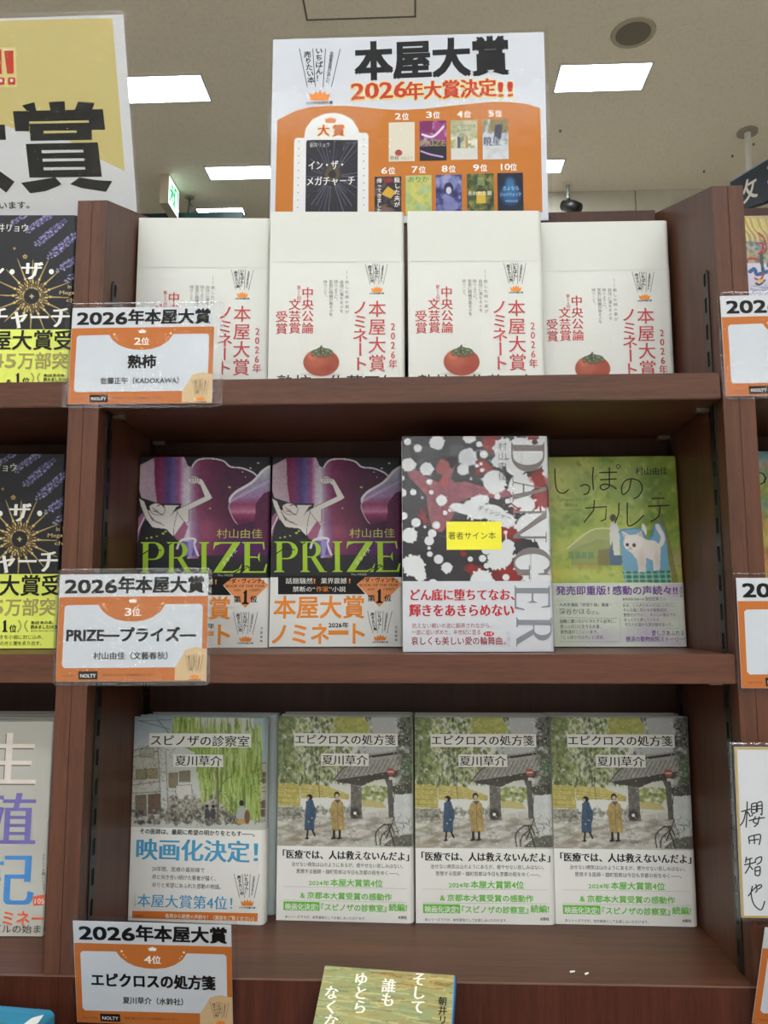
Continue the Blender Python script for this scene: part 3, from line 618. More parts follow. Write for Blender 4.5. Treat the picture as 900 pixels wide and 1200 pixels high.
    s.poly([(576, 250), (716, 388), (858, 250), (806, 207), (628, 207)], (226, 146, 92), 1)
    s.text('話題騒然', 132, 243, 38, 168, 'med', (228, 226, 220), 1); s.text('！', 306, 243, 36, 10, 'bold', OR, 1); s.text('業界震撼', 352, 243, 38, 160, 'med', (228, 226, 220), 1); s.text('！', 526, 243, 36, 9, 'bold', OR, 1)
    s.text('禁断の“', 176, 293, 36, 138, 'med', (228, 226, 220), 1); s.text('作家', 322, 293, 36, 78, 'med', OR, 1); s.text('”小説', 404, 293, 36, 102, 'med', (228, 226, 220), 1)
    s.text('『ダ・ヴィンチ』', 612, 237, 34, 218, 'bold', (35, 25, 20), 2); s.text('BOOK OF THE YEAR', 594, 263, 22, 240, 'med', (60, 30, 20), 2); s.text('2025', 642, 287, 18, 44, 'sans', (60, 30, 20), 2); s.text('小説部門', 736, 287, 18, 72, 'sans', (60, 30, 20), 2, res=1)
    s.text('第', 644, 352, 44, 44, 'minb', (30, 22, 20), 2); s.poly([(700, 300), (716, 280), (726, 280), (726, 352), (738, 360), (738, 366), (696, 366), (696, 360), (708, 352), (708, 300)][::-1], (30, 22, 20), 2); s.text('位', 748, 352, 44, 42, 'minb', (30, 22, 20), 2)
    s.text('本屋大賞', 58, 444, 146, 562, 'bold', OR, 1, res=3); s.text('ノミネ', 46, 604, 140, 352, 'bold', OR, 1, res=3); s.rect(398, 530, 524, 556, OR, 1); s.text('ト', 552, 604, 146, 70, 'bold', OR, 1, res=3)
    s.text('2026年', 400, 512, 36, 124, 'bold', (25, 22, 22), 1); s.logo(642, 410, 796, 606, layer=1); s.vtext('文藝春秋', 822, 500, 18, 102, 'sans', (50, 48, 48), 1, res=1)
    s.build('band_lettering', bd)
    return b
pb = purple_book(); pose(pb, (.0012, .1058, 0), 3.1, .3, .019); pb['label'] = 'left copy of the purple figure cover, half hidden by the third-place card'
p2 = copy_tree(pb); pose(p2, (.1318, .1118, 0), 2.4, 2.5, .019); p2['label'] = 'right copy of the purple figure cover, fully visible orange lettering band'

# ---- ink splash book, shrink wrapped
w, h, t = .1295, .189, .022
DARK = (46, 43, 46); WS = (202, 203, 203)
def splash_book(full):
    b = book('splash_book', '', None, w, h, t, (0, 0, 0), 0, 0, mat('splash_spine', (200, 198, 196), .3, coat=.5, vary=.25, scale=110), .003, band=.0605, bandmat=mat('pale_grey_band', (198, 199, 203), .25, coat=.6, vary=.02))
    if not full: return b
    s = Sheet([(44, 89), (727, 87), (50, 1100), (758, 1098)], w, h)
    c = Canvas(s, 0, .055, w, h, 5.5e-4, (w, .003)); c.fill(DARK)
    RD = (134, 40, 36)
    for x, y, rx, ry in ((470, 130, 55, 45), (430, 240, 60, 30), (680, 300, 60, 40), (700, 400, 50, 70), (600, 430, 45, 18), (560, 560, 60, 50), (520, 740, 90, 50), (380, 720, 50, 22), (650, 100, 40, 18), (740, 520, 30, 60), (330, 650, 22, 14), (145, 480, 14, 40)):
        for k in range(5): c.ell(x + random.uniform(-.5, .5) * rx, y + random.uniform(-.5, .5) * ry, rx * random.uniform(.4, .8), ry * random.uniform(.4, .9), RD, .7, .3, random.uniform(0, 180))
    F = (132, 74, 82); F2 = (108, 50, 60)
    c.poly([(72, 250), (100, 244), (150, 280), (225, 318), (236, 276), (206, 262), (204, 238), (222, 204), (262, 186), (296, 192), (290, 244), (272, 292), (292, 312), (340, 306), (420, 330), (552, 346), (556, 378), (480, 388), (390, 372), (300, 410), (280, 480), (232, 548), (190, 540), (170, 470), (158, 372), (110, 320), (76, 282)], F, noise=.35)
    c.poly([(236, 200), (262, 186), (304, 188), (300, 214), (282, 244), (268, 240), (264, 214)], (30, 24, 26)); c.curve([(222, 206), (210, 232), (204, 250), (222, 268), (240, 266)], 3, F2)
    c.poly([(206, 262), (240, 270), (262, 300), (250, 330), (214, 320), (236, 276)], (160, 62, 58), .8); c.ell(236, 236, 28, 34, (150, 60, 56), .7, .3); c.ell(250, 400, 60, 60, F2, .5, .6)
    for q in ([(110, 290), (150, 330), (190, 380), (186, 470)], [(262, 300), (300, 320), (380, 340), (470, 360)], [(226, 330), (232, 400), (226, 520)], [(150, 300), (200, 330)]): c.curve(q, 3, F2)
    for i, (x, y, r) in enumerate(((70, 115, 17), (118, 146, 19), (208, 118, 34), (160, 246, 31), (75, 226, 32), (352, 190, 42), (330, 250, 26), (428, 176, 19), (406, 127, 14), (360, 92, 30), (396, 230, 9), (420, 252, 10), (368, 293, 6), (478, 305, 54), (97, 358, 15), (172, 308, 13), (182, 358, 11), (230, 396, 25), (492, 378, 14), (540, 400, 12), (247, 456, 11), (268, 443, 8), (110, 502, 22), (206, 514, 18), (80, 562, 36), (186, 553, 20), (172, 588, 22), (171, 622, 8), (175, 650, 13), (100, 705, 50), (130, 748, 28), (62, 690, 22), (216, 674, 22), (255, 713, 25), (365, 673, 12), (422, 670, 17), (442, 704, 14), (508, 660, 56), (480, 690, 32), (532, 758, 16), (418, 778, 54), (190, 790, 24), (140, 384, 6), (152, 522, 7), (415, 222, 8), (300, 440, 10), (440, 630, 22), (530, 548, 9), (46, 360, 20), (52, 470, 18), (44, 290, 12))):
        c.ell(x, y, r, r * .98, WS, 1, .05)
        if r > 24:
            for k in range(10): a = random.uniform(0, 6.28); c.ell(x + math.cos(a) * r, y + math.sin(a) * r, r * .16, r * .1, WS, 1, .1, math.degrees(a))
    for x, y, rx, ry, a in ((520, 150, 46, 50, 0), (600, 140, 60, 46, 0), (660, 190, 58, 60, 20), (580, 230, 50, 50, 0), (500, 210, 34, 30, 0), (720, 140, 40, 80, 0), (748, 250, 40, 90, 0), (600, 330, 56, 60, 0), (610, 410, 60, 42, 20), (650, 520, 70, 62, 0), (720, 560, 46, 80, 0), (700, 480, 50, 50, 0), (640, 690, 70, 60, 0), (730, 700, 50, 66, 0), (690, 760, 80, 30, 0), (390, 440, 62, 44, 20), (470, 455, 62, 38, 14), (530, 490, 46, 34, 10), (410, 395, 44, 24, -6), (310, 430, 40, 20, 10), (340, 440, 34, 20, -10), (540, 620, 30, 40, 0)):
        c.ell(x, y, rx, ry, WS, 1, .05, a)
        for k in range(9): q = random.uniform(0, 6.28); c.ell(x + math.cos(q) * rx, y + math.sin(q) * ry, rx * .18, ry * .1, WS, 1, .1, math.degrees(q))
    c.ell(352, 190, 36, 36, (178, 179, 184), .8, .4); c.ell(430, 450, 90, 26, (196, 197, 200), .8, .5, 12)
    for q in ([(600, 130), (606, 200), (600, 240)], [(556, 410), (580, 430), (602, 432)], [(690, 380), (694, 450)]): c.curve(q, 7, RD if q[0][0] != 600 else (190, 188, 186))
    c.ell(590, 440, 9, 7, RD, .9); c.ell(690, 300, 44, 22, RD, .8, .4, 12); c.line([(530, 548), (534, 600)], 6, WS)
    c.build('cover_artwork', b, ARTG)
    G = (120, 112, 110)
    s.vtext('村山由佳', 515, 112, 44, 192, 'sans', (92, 84, 80), 1)
    SY = [(112, 262), (290, 400), (432, 592), (612, 764)]
    for ch, (ya, yb), xl, xr in zip('DANG', SY, (556, 562, 566, 570), (712, 722, 722, 742)):
        serif(s, ch, lambda a, q, ya=ya, yb=yb, xl=xl, xr=xr: (xl + q * (xr - xl), ya + a * (yb - ya)), G, 2)
    s.vtext('MURAYAMA YUKA', 648, 646, 11, 132, 'sans', (130, 120, 118), 1, ang=-90, res=1)
    for j, ch in enumerate('デインジャー'): s.text(ch, 398 + j * 26, 440 + j * 9, 27, None, 'sans', (58, 56, 56), 2, ang=-16)
    s.build('cover_lettering', b)
    bd = kid(b, 'paper_band'); s = Sheet([(44, 89), (727, 87), (50, 1100), (758, 1098)], w, h, YB)
    for ch, (ya, yb), xl, xr in (('E', (790, 912), 572, 738), ('R', (938, 1068), 580, 746)):
        serif(s, ch, lambda a, q, ya=ya, yb=yb, xl=xl, xr=xr: (xl + q * (xr - xl), ya + a * (yb - ya)), (128, 130, 136), 1)
    RR = (186, 48, 56)
    s.text('どん底に堕ちてなお、', 86, 861, 58, 485, 'minb', RR, 2); s.text('輝きをあきらめない', 80, 934, 62, 488, 'minb', RR, 2)
    s.text('抗えない戦いの波に翻弄されながら、', 92, 990, 25, 372, 'sans', (160, 92, 96), 2); s.text('一途に追い求めた、半世紀に亘る', 90, 1020, 25, 322, 'sans', (160, 80, 86), 2)
    s.ell(451, 1017, 25, 11, RR, 2); s.text('恋と愛', 434, 1022, 13, 34, 'sans', (240, 230, 230), 3, res=1); s.text('哀しくも美しい愛の輪舞曲。', 88, 1065, 40, 442, 'med', (150, 40, 48), 2); s.vtext('新潮社', 542, 1004, 22, 72, 'sans', (176, 176, 180), 2)
    s.build('band_lettering', bd)
    st2 = box('sticker', (.0385, -.0004, .0878), (.0865, -.0001, .1125), mat('yellow_label', (236, 226, 40), .45, vary=.01), b)
    st2['label'] = 'yellow rectangular sticker'
    s = Sheet([(248, 497), (500, 501), (253, 628), (500, 626)], .048, .0247, -.0005, .0385, .0878)
    s.text('著者サイン本', 258, 577, 37, 216, 'sans', (50, 48, 30), 0); s.build('sticker_lettering', st2)
    f = MB(); f.add([(-.0008, -.0013, -.0001), (w + .0006, -.0013, -.0001), (w + .0006, -.0013, h + .0008), (-.0008, -.0013, h + .0008)], [(0, 1, 2, 3)])
    f.add([(w + .0006, -.0013, -.0001), (w + .0006, t + .0008, -.0001), (w + .0006, t + .0008, h + .0008), (w + .0006, -.0013, h + .0008)], [(0, 1, 2, 3)])
    f.build_raw('shrink_wrap', [film_mat('shrink_film', .15, 22, .04, fac=1.1)], b)
    return b
db_ = splash_book(True); pose(db_, (.2633, .026, 0), 2.2, 1.1, t); tag(db_, 'black white and red ink-splash book with a yellow sticker, standing forward', 'book', 'ink splash books on the middle shelf')
for k, y in enumerate((.0535, .0765)):
    o = splash_book(False); pose(o, (.2640, y, 0), 2.2, 1.1, t); tag(o, ['ink-splash copy hidden directly behind the signed one', 'ink-splash copy at the back of that stack'][k], 'book', 'ink splash books on the middle shelf')

# ---- green kitten book
w, h, t = .1272, .1865, .018
kb = book('kitten_book', 'green watercolour book with a white kitten, right end of the middle shelf', None, w, h, t, (.4055, .117, 0), 0, 2.3, mat('green_jacket', (120, 140, 62), .35, vary=.1), .002, band=.0612, bandmat=mat('mint_band', (206, 212, 198), .3, coat=.6, vary=.03, scale=40))
s = Sheet([(28, 93), (563, 88), (50, 868), (608, 862)], w, h)
c = Canvas(s, 0, .055, w, h, 6.5e-4, (w, .002)); c.fill((150, 160, 66)); T = (48, 46, 34)
nz = vnoise(c.cx / 90, c.cy / 90, 3, 4); n2 = vnoise(c.cx / 40 + 9, c.cy / 60, 11, 4)
m = np.clip(1.6 * (nz - .3), 0, 1)[..., None]; c.rgb = np.array((112, 142, 54.)) * (1 - m) + np.array((206, 206, 96.)) * m
for x, y, rx, ry, col, al in ((120, 150, 110, 60, (196, 192, 96), .6), (470, 240, 110, 120, (92, 116, 48), .7), (400, 130, 80, 60, (120, 140, 54), .5), (540, 360, 60, 120, (108, 122, 50), .6), (60, 250, 60, 90, (206, 200, 90), .5), (250, 340, 120, 60, (176, 190, 84), .6), (90, 470, 90, 60, (206, 200, 90), .6), (240, 570, 260, 50, (170, 184, 84), .8), (60, 580, 60, 30, (214, 196, 60), .8), (570, 520, 40, 50, (176, 140, 150), .5), (180, 580, 130, 20, (196, 200, 110), .6), (470, 560, 90, 40, (190, 186, 100), .5)): c.ell(x, y, rx, ry, col, al, .9)
c.dabs(500, (28, 90, 600, 610), [(206, 204, 110), (88, 112, 44), (150, 166, 70), (180, 190, 96)], (4, 10), 5, .22, 2)
c.curve([(560, 610), (540, 500), (520, 400), (490, 300), (500, 240)], np.linspace(26, 8, 25), (110, 100, 62), .6)
c.poly([(112, 474), (212, 400), (300, 392), (300, 430), (150, 480)], (158, 160, 104), .8); c.curve([(112, 474), (212, 398), (300, 390)], 5, (214, 208, 160)); c.poly([(130, 480), (230, 436), (298, 436), (298, 540), (130, 540)], (136, 146, 88), .75)
for k in range(4): c.poly([(118 + 27 * k, 486), (140 + 27 * k, 486), (140 + 27 * k, 514), (118 + 27 * k, 514)], (100, 132, 92), .7)
c.poly([(240, 480), (290, 470), (290, 540), (240, 540)], (116, 98, 62), .6); c.ell(200, 545, 60, 10, (170, 130, 80), .5, .6)
c.ell(303, 346, 13, 15, (84, 66, 48), 1, .1); c.poly([(292, 366), (316, 364), (330, 400), (330, 500), (298, 500), (288, 430)], (206, 206, 196)); c.poly([(286, 490), (300, 440), (306, 500), (340, 498), (340, 540), (292, 540)], (86, 106, 130))
c.ell(432, 392, 9, 24, (214, 210, 196), 1, .1, -15)
c.poly([(328, 404), (345, 394), (420, 394), (440, 440), (468, 418), (472, 384), (492, 368), (508, 384), (522, 420), (540, 606), (350, 606)], (112, 160, 186)); c.curve([(328, 404), (345, 394), (420, 394), (440, 438), (466, 418), (472, 384), (490, 366), (508, 384), (520, 420)], 5, (70, 128, 170))
c.poly([(343, 566), (537, 560), (540, 608), (350, 608)], (48, 112, 92))
for k in range(7): c.line([(352 + 28 * k, 564), (356 + 28 * k, 608)], 9, (160, 196, 180), .6)
for k in range(2): c.line([(343, 577 + 20 * k), (540, 573 + 20 * k)], 8, (160, 196, 180), .6)
CW = (216, 206, 198)
c.curve([(470, 470), (502, 452), (508, 420), (496, 398), (486, 378)], 18, CW); c.poly([(350, 430), (338, 400), (356, 408), (374, 418), (398, 414), (424, 398), (424, 424), (440, 436), (480, 440), (500, 470), (496, 556), (470, 560), (468, 520), (440, 508), (438, 566), (408, 568), (404, 520), (380, 490), (352, 470)], CW)
c.ell(386, 448, 40, 32, (222, 214, 206), 1, .06); c.poly([(404, 414), (422, 400), (422, 426)], (206, 150, 140), .7); c.poly([(345, 412), (356, 416), (352, 430)], (206, 150, 140), .7)
c.ell(362, 456, 7, 7, (54, 62, 62)); c.ell(390, 458, 8, 8, (54, 62, 62)); c.ell(374, 468, 4, 3, (190, 120, 120)); c.curve([(366, 476), (374, 473), (384, 477)], 2, (140, 110, 100)); c.ell(420, 520, 14, 34, (196, 180, 170), .6, .6); c.ell(484, 520, 10, 34, (196, 180, 170), .6, .6)
c.build('cover_artwork', kb, ARTG)
T = (48, 46, 34)
s.curve([(62, 140), (64, 200), (74, 236), (98, 244), (120, 228)], 5, T); s.curve([(166, 216), (186, 208), (206, 218), (198, 244), (180, 250)], 5.2, T)
s.line([(222, 134), (218, 180), (222, 230)], 5.2, T); s.line([(246, 158), (320, 156)], 5.2, T); s.line([(250, 188), (318, 184)], 5.2, T); s.curve([(288, 136), (288, 190), (286, 218), (262, 230), (250, 218), (266, 206), (300, 214), (318, 228)], 5.2, T); s.curve([(316, 132), (324, 124), (333, 132), (325, 142), (316, 132)], 3, T)
s.curve([(378, 184), (370, 226), (346, 250), (338, 226), (350, 196), (378, 184), (412, 194), (424, 226), (408, 256), (388, 266)], 5.2, T)
s.line([(188, 306), (276, 300), (272, 352), (252, 360)], 5.2, T); s.line([(226, 272), (222, 316), (182, 366)], 5.2, T)
s.line([(328, 284), (326, 330), (310, 370)], 5.2, T); s.curve([(362, 282), (362, 340), (366, 378), (398, 366), (430, 334)], 5.2, T)
s.line([(462, 266), (516, 264)], 5.2, T); s.line([(446, 298), (536, 294)], 5.2, T); s.curve([(498, 296), (490, 340), (458, 362)], 5.2, T)
s.text('村山由佳', 397, 165, 34, 132, 'med', (50, 50, 36), 1); s.text('Shippo no', 86, 276, 16, 84, 'sans', (108, 112, 60), 1); s.text('karte', 108, 299, 16, 50, 'sans', (108, 112, 60), 1); s.line([(84, 314), (178, 314)], 1.5, (108, 112, 60), 1)
s.build('cover_lettering', kb)
bd = kid(kb, 'paper_band'); s = Sheet([(28, 93), (563, 88), (50, 868), (608, 862)], w, h, YB)
for x, y, r in ((470, 700, 50), (420, 800, 60), (560, 650, 30), (250, 840, 60), (520, 850, 50), (90, 680, 30)):
    pass
c = Canvas(s, 0, .0004, w, .0605, 1.4e-3, (w, .002)); c.fill((208, 213, 200)); 
for x, y, rx, ry, col in ((480, 720, 60, 40, (186, 168, 192)), (440, 810, 60, 40, (176, 160, 190)), (250, 830, 80, 30, (186, 172, 196)), (560, 640, 40, 26, (186, 150, 190)), (120, 820, 50, 40, (196, 206, 180)), (560, 850, 60, 20, (180, 164, 190)), (90, 660, 60, 20, (196, 204, 186))): c.ell(x, y, rx, ry, col, .6, .9)
c.build('band_tint', bd, ARTG, YB + 2e-4)
PU = (112, 66, 150); GG = (104, 112, 100)
s.text('発売即重版！', 65, 658, 38, 222, 'bold', PU, 1); s.text('感動の声続々!!', 300, 656, 38, 268, 'bold', PU, 1); s.text('大人気漫画『夜廻り猫』著者・', 78, 707, 16, 216, 'sans', GG, 1, res=1); s.text('深谷かほる', 78, 737, 26, 130, 'sans', GG, 1); s.text('さん', 212, 737, 16, 32, 'sans', GG, 1)
s.line([(78, 752), (318, 752)], 1.2, (150, 156, 140), 1); s.line([(330, 752), (330, 845), (80, 847)], 1.2, (150, 156, 140), 1)
for i, q in enumerate(('困難に遭いながらひたすら誠実に、', '思いっぱいに生きる人達、', '動物達がここにいます。', '『しっぽのカルテ』に涙涙。')): s.text(q, 80 + 1.5 * i, 773 + 21 * i, 17, (232, 168, 156, 180)[i], 'sans', GG, 1, res=1)
s.text('動物病院 院長のA', 342, 681, 12, 88, 'sans', GG, 1, res=1); s.text('窪田宏美さん', 434, 681, 18, 88, 'sans', GG, 1, res=1)
for i, (q, wd) in enumerate((('ああ、この人たちのそばにいたい。', 210), ('そんな風に思わせる動物病院。', 185), ('動物だけでなく、人の心の傷までも', 215), ('ゆっくりと癒してくれる。', 150), ('ラストは温かな涙が頬を伝った。', 200))): s.text(q, 342 + 2 * i, 707 + 19 * i, 16, wd, 'sans', GG, 1, res=1)
s.line([(345, 690), (560, 690)], 1.2, (150, 156, 140), 1); s.line([(574, 740), (576, 790), (520, 791)], 1.2, (150, 156, 140), 1)
s.text('愛しさあふれる', 462, 818, 23, 134, 'med', PU, 1); s.text('感涙の動物病院ストーリー!', 355, 843, 23, 244, 'med', PU, 1); s.vtext('集英社', 584, 624, 13, 44, 'sans', GG, 1, res=1)
s.build('band_lettering', bd)

# ---- lower shelf: street scene books
WB2 = mat('white_lower_band', (238, 237, 233), .4, vary=.01)
def street_book(kind, art=True):
    w, h, t = (.131, .188, .0165) if kind == 'willow' else (.130, .188, .0165)
    b = book('willow_book' if kind == 'willow' else 'gate_book', '', None, w, h, t, (0, 0, 0), 0, 0, mat('pale_' + kind + '_jacket', (206, 206, 198) if kind == 'gate' else (196, 206, 206), .4, vary=.08), .006, band=.085 if kind == 'willow' else .0675, bandmat=WB2)
    return b, w, h
def title_box(s, col=(222, 221, 214)): pass
# gate book
gb, w, h = street_book('gate')
CR = [(75, 86), (752, 88), (60, 1108), (757, 1122)]
s = Sheet(CR, w, h); c = Canvas(s, 0, .063, w, h, 5.5e-4, (w, .006)); c.fill((204, 204, 194))
c.poly([(470, 80), (700, 80), (740, 280), (480, 290)], (176, 178, 178)); 
dens = lambda x, y: 1 - np.clip((x - 380) / 170 + (y - 220) / 500, 0, 1)
c.dabs(1500, (65, 80, 550, 440), [(132, 152, 72), (92, 112, 56), (168, 180, 98), (196, 200, 124), (120, 140, 76), (214, 214, 190), (64, 76, 48)], (3, 8), 11, .7, 1.9, (50, 130), dens)
c.dabs(160, (370, 84, 520, 190), [(176, 176, 74), (150, 158, 70), (190, 186, 96)], (7, 16), 12, .65, 1.4)
c.dabs(160, (65, 90, 150, 420), [(110, 126, 72), (90, 104, 62), (150, 160, 96)], (5, 12), 13, .6, 1.8)
g = random.Random(3)
for k in range(26): x = g.uniform(80, 420); c.line([(x, 430), (x + g.uniform(-12, 14), g.uniform(130, 300))], 2.2, g.choice([(84, 92, 66), (120, 128, 92), (176, 180, 130)]), .75)
c.poly([(62, 425), (180, 432), (184, 545), (62, 540)], (186, 172, 84), noise=.25); c.poly([(184, 436), (300, 434), (432, 482), (430, 510), (300, 498), (186, 504)], (194, 178, 96), noise=.25)
for k in range(4): c.line([(62, 450 + 25 * k), (182, 456 + 24 * k)], 2.5, (128, 112, 52), .8)
for k in range(3): c.line([(186, 456 + 16 * k), (430, 488 + 7 * k)], 2, (128, 112, 52), .7)
c.line([(280, 436), (282, 560)], 3, (100, 90, 60)); c.poly([(186, 506), (300, 500), (432, 512), (430, 560), (300, 574), (190, 560)], (214, 214, 208)); c.poly([(62, 545), (184, 550), (192, 600), (62, 616)], (162, 160, 142)); c.dabs(120, (62, 548, 440, 618), [(120, 118, 104), (170, 168, 156), (92, 90, 80)], (4, 9), 14, .6, 1.5)
c.poly([(62, 640), (200, 600), (440, 590), (620, 560), (660, 620), (700, 700), (760, 700), (760, 742), (60, 742)], (190, 186, 176), noise=.2); c.poly([(62, 742), (240, 640), (330, 640), (150, 742)], (164, 140, 110), .6); c.poly([(62, 650), (150, 620), (180, 650), (62, 700)], (150, 150, 120), .7)
c.dabs(150, (70, 600, 660, 738), [(214, 214, 208), (150, 140, 122), (128, 118, 104), (200, 196, 186)], (4, 12), 15, .5, 3, (-15, 5))
c.poly([(498, 500), (600, 520), (620, 552), (500, 545)], (192, 178, 110)); c.dabs(70, (500, 440, 640, 510), [(140, 156, 70), (110, 126, 60), (176, 180, 100)], (6, 12), 16, .75)
c.poly([(440, 410), (494, 410), (498, 606), (440, 606)], (110, 106, 98), noise=.4); c.poly([(610, 400), (650, 395), (660, 600), (632, 600), (624, 440)], (96, 94, 86), noise=.4)
c.poly([(352, 412), (395, 360), (440, 325), (535, 275), (745, 248), (738, 335), (700, 352), (560, 378), (470, 400), (372, 420)], (158, 156, 148), noise=.2); c.poly([(362, 410), (480, 392), (720, 350), (722, 385), (560, 412), (500, 440), (440, 430), (380, 424)], (82, 78, 70), noise=.3)
c.line([(535, 292), (740, 262)], 12, (60, 58, 54)); c.curve([(352, 412), (395, 360), (440, 322), (535, 278)], 5, (60, 58, 54))
for k in range(15): x = 400 + 23 * k; c.line([(x + 26, 334 - 3.6 * k), (x - 18 + k, 404 - 4.2 * k)], 3, (76, 74, 68), .85)
c.poly([(690, 88), (760, 80), (762, 470), (730, 440), (700, 420), (690, 330), (706, 260), (676, 240), (672, 130)], (98, 98, 88), noise=.6); c.dabs(140, (672, 90, 760, 440), [(104, 104, 92), (54, 54, 48), (128, 128, 112), (200, 200, 196), (88, 106, 76)], (4, 11), 17, .7, 1.5); c.ell(722, 340, 24, 46, (96, 124, 84), .8, .5)
c.poly([(662, 476), (690, 456), (745, 462), (760, 480), (760, 660), (740, 692), (682, 690), (656, 600)], (196, 200, 196), noise=.12); c.curve([(660, 480), (656, 590), (684, 690)], 3, (70, 70, 66)); c.poly([(650, 440), (740, 420), (762, 440), (762, 480), (656, 480)], (84, 84, 72), noise=.5)
c.poly([(660, 690), (760, 680), (760, 742), (600, 742)], (108, 108, 96), noise=.4)
for q in ([(570, 735), (566, 680), (600, 640), (640, 636), (660, 680)], [(590, 735), (596, 690), (640, 650)], [(620, 700), (650, 625), (660, 600)], [(630, 640), (660, 735)]): c.curve(q, 6, (58, 58, 54))
c.line([(642, 384), (636, 600)], 4, (90, 90, 86)); c.ell(642, 367, 20, 19, (176, 84, 74), 1, .06); c.line([(630, 367), (654, 367)], 6, (220, 214, 206)); c.poly([(634, 392), (654, 392), (654, 408), (634, 408)], (206, 206, 200))
# two walkers
c.poly([(214, 520), (232, 506), (248, 512), (264, 560), (264, 596), (256, 620), (256, 664), (205, 664), (208, 600)], (62, 88, 116), noise=.3); c.line([(240, 520), (244, 600), (240, 660)], 2, (40, 58, 84)); c.ell(232, 498, 15, 15, (40, 36, 36), 1, .08); c.ell(224, 503, 7, 9, (190, 160, 140), 1, .1)
c.line([(222, 664), (218, 706)], 9, (40, 38, 40)); c.line([(246, 664), (258, 690)], 9, (40, 38, 40)); c.line([(210, 706), (226, 704)], 6, (30, 30, 32))
c.poly([(346, 522), (360, 508), (388, 508), (402, 524), (408, 600), (412, 664), (344, 666), (342, 610), (334, 560)], (178, 148, 84), noise=.2); c.line([(374, 512), (376, 664)], 2.5, (120, 96, 54)); c.line([(396, 530), (400, 620)], 2, (130, 104, 60)); c.poly([(358, 508), (374, 530), (392, 508)], (96, 90, 86)); c.ell(370, 486, 14, 17, (40, 34, 32), 1, .08); c.ell(371, 491, 9, 11, (198, 164, 138), 1, .1)
for x in (356, 384): c.line([(x, 666), (x, 700)], 12, (44, 42, 44)); c.line([(x - 12, 704), (x + 8, 702)], 8, (34, 34, 36))
for y in (712, 726): c.ell(372, y, 24, 5, (140, 120, 90), .5, .5)
c.ell(462, 577, 26, 26, (60, 58, 54), .9, .3); c.ell(462, 577, 8, 8, (220, 220, 216), 1)
g = random.Random(8)
def scribble(c, g, n, reg, cols, L=26, w=1.6, al=.7):
    for k in range(n):
        x, y = g.uniform(reg[0], reg[2]), g.uniform(reg[1], reg[3]); P = [(x, y)]; a = g.uniform(0, 6.28)
        for j in range(3): a += g.uniform(-1.2, 1.2); P.append((P[-1][0] + L / 3 * math.cos(a), P[-1][1] + L / 3 * math.sin(a)))
        c.line(P, w, g.choice(cols), al)
DK = [(58, 56, 50), (80, 78, 66), (96, 94, 80)]
scribble(c, g, 150, (70, 90, 440, 430), [(60, 70, 44), (84, 96, 60)], 22, 1.6, .6); scribble(c, g, 70, (60, 548, 440, 620), DK, 20); scribble(c, g, 60, (60, 620, 640, 735), DK, 34, 1.5, .45)
scribble(c, g, 110, (675, 90, 760, 460), [(40, 40, 36), (190, 190, 180), (60, 60, 54)], 20, 2, .8); scribble(c, g, 50, (580, 600, 760, 740), DK, 30, 2.2, .8); scribble(c, g, 24, (440, 410, 500, 600), DK, 20, 1.6); scribble(c, g, 20, (650, 420, 760, 470), DK, 20, 2)
g = random.Random(9)
for k in range(150): c.ell(g.uniform(70, 750), g.uniform(90, 735), g.uniform(1.6, 3.6), g.uniform(1.6, 3.6), (228, 228, 224), .85, .3)
c.rgb = c.rgb * .8 + c.rgb.mean(2, keepdims=True) * .2; c.build('cover_artwork', gb)
TB = (224, 223, 216); TX = (38, 37, 36)
s.rect(153, 172, 677, 238, TB, 0); s.rect(290, 276, 532, 339, TB, 0)
s.text('エピクロスの処方箋', 158, 224, 56, 508, 'min', TX, 1); s.text('夏川草介', 296, 328, 54, 230, 'min', TX, 1)
s.build('cover_lettering', gb)
bd = kid(gb, 'paper_band'); s = Sheet(CR, w, h, YB); LG = (112, 196, 72); T2 = (46, 44, 44)
s.text('「医療では、人は救えないんだよ」', 96, 800, 48, 636, 'minb', T2, 1); s.text('治せない病気は山のようにあるが、癒やせない哀しみはない。', 140, 840, 24, 562, 'sans', T2, 1); s.text('思想する医師・雄町哲郎は今日も京都の街をゆく――。', 164, 875, 24, 518, 'sans', T2, 1)
s.text('2024年', 228, 934, 28, 104, 'bold', LG, 1); s.text('本屋大賞第4位', 338, 936, 40, 262, 'bold', LG, 1); s.text('& 京都本大賞受賞の感動作', 184, 998, 37, 462, 'bold', LG, 1)
for y in (942, 1009): s.line([(98, y), (722, y + 8)], 1.4, (176, 176, 172), 1)
s.poly([(98, 1058), (282, 1061), (282, 1018), (98, 1015)], LG, 0); s.text('映画化決定!', 108, 1052, 34, 166, 'bold', (236, 240, 230), 1); s.text('『スピノザの診察室』', 290, 1056, 38, 330, 'bold', LG, 1); s.text('続編!', 632, 1056, 40, 90, 'bold', LG, 1)
s.text('本シリーズですが、本作単体としてお楽しみいただけます。', 105, 1096, 17, 410, 'sans', T2, 1, res=1); s.text('水鈴社', 678, 1097, 17, 44, 'bold', T2, 1, res=1)
s.build('band_lettering', bd)
GP = [((.1405, .1225, Z3), -2.0, 'first gate-scene book from the left, beside the willow book'), ((.2722, .1195, Z3), -.1, 'middle gate-scene book of the three on the bottom shelf'), ((.4022, .1221, Z3), -1.3, 'rightmost gate-scene book, next to the right side panel')]
gb_back = empty('gate_book', (0, 0, 0)); tag(gb_back, '', 'book')
for ch in gb.children:
    if ch.name.split('.')[0] in ('cover', 'page_block'): q = ch.copy(); C.objects.link(q); q.parent = gb_back
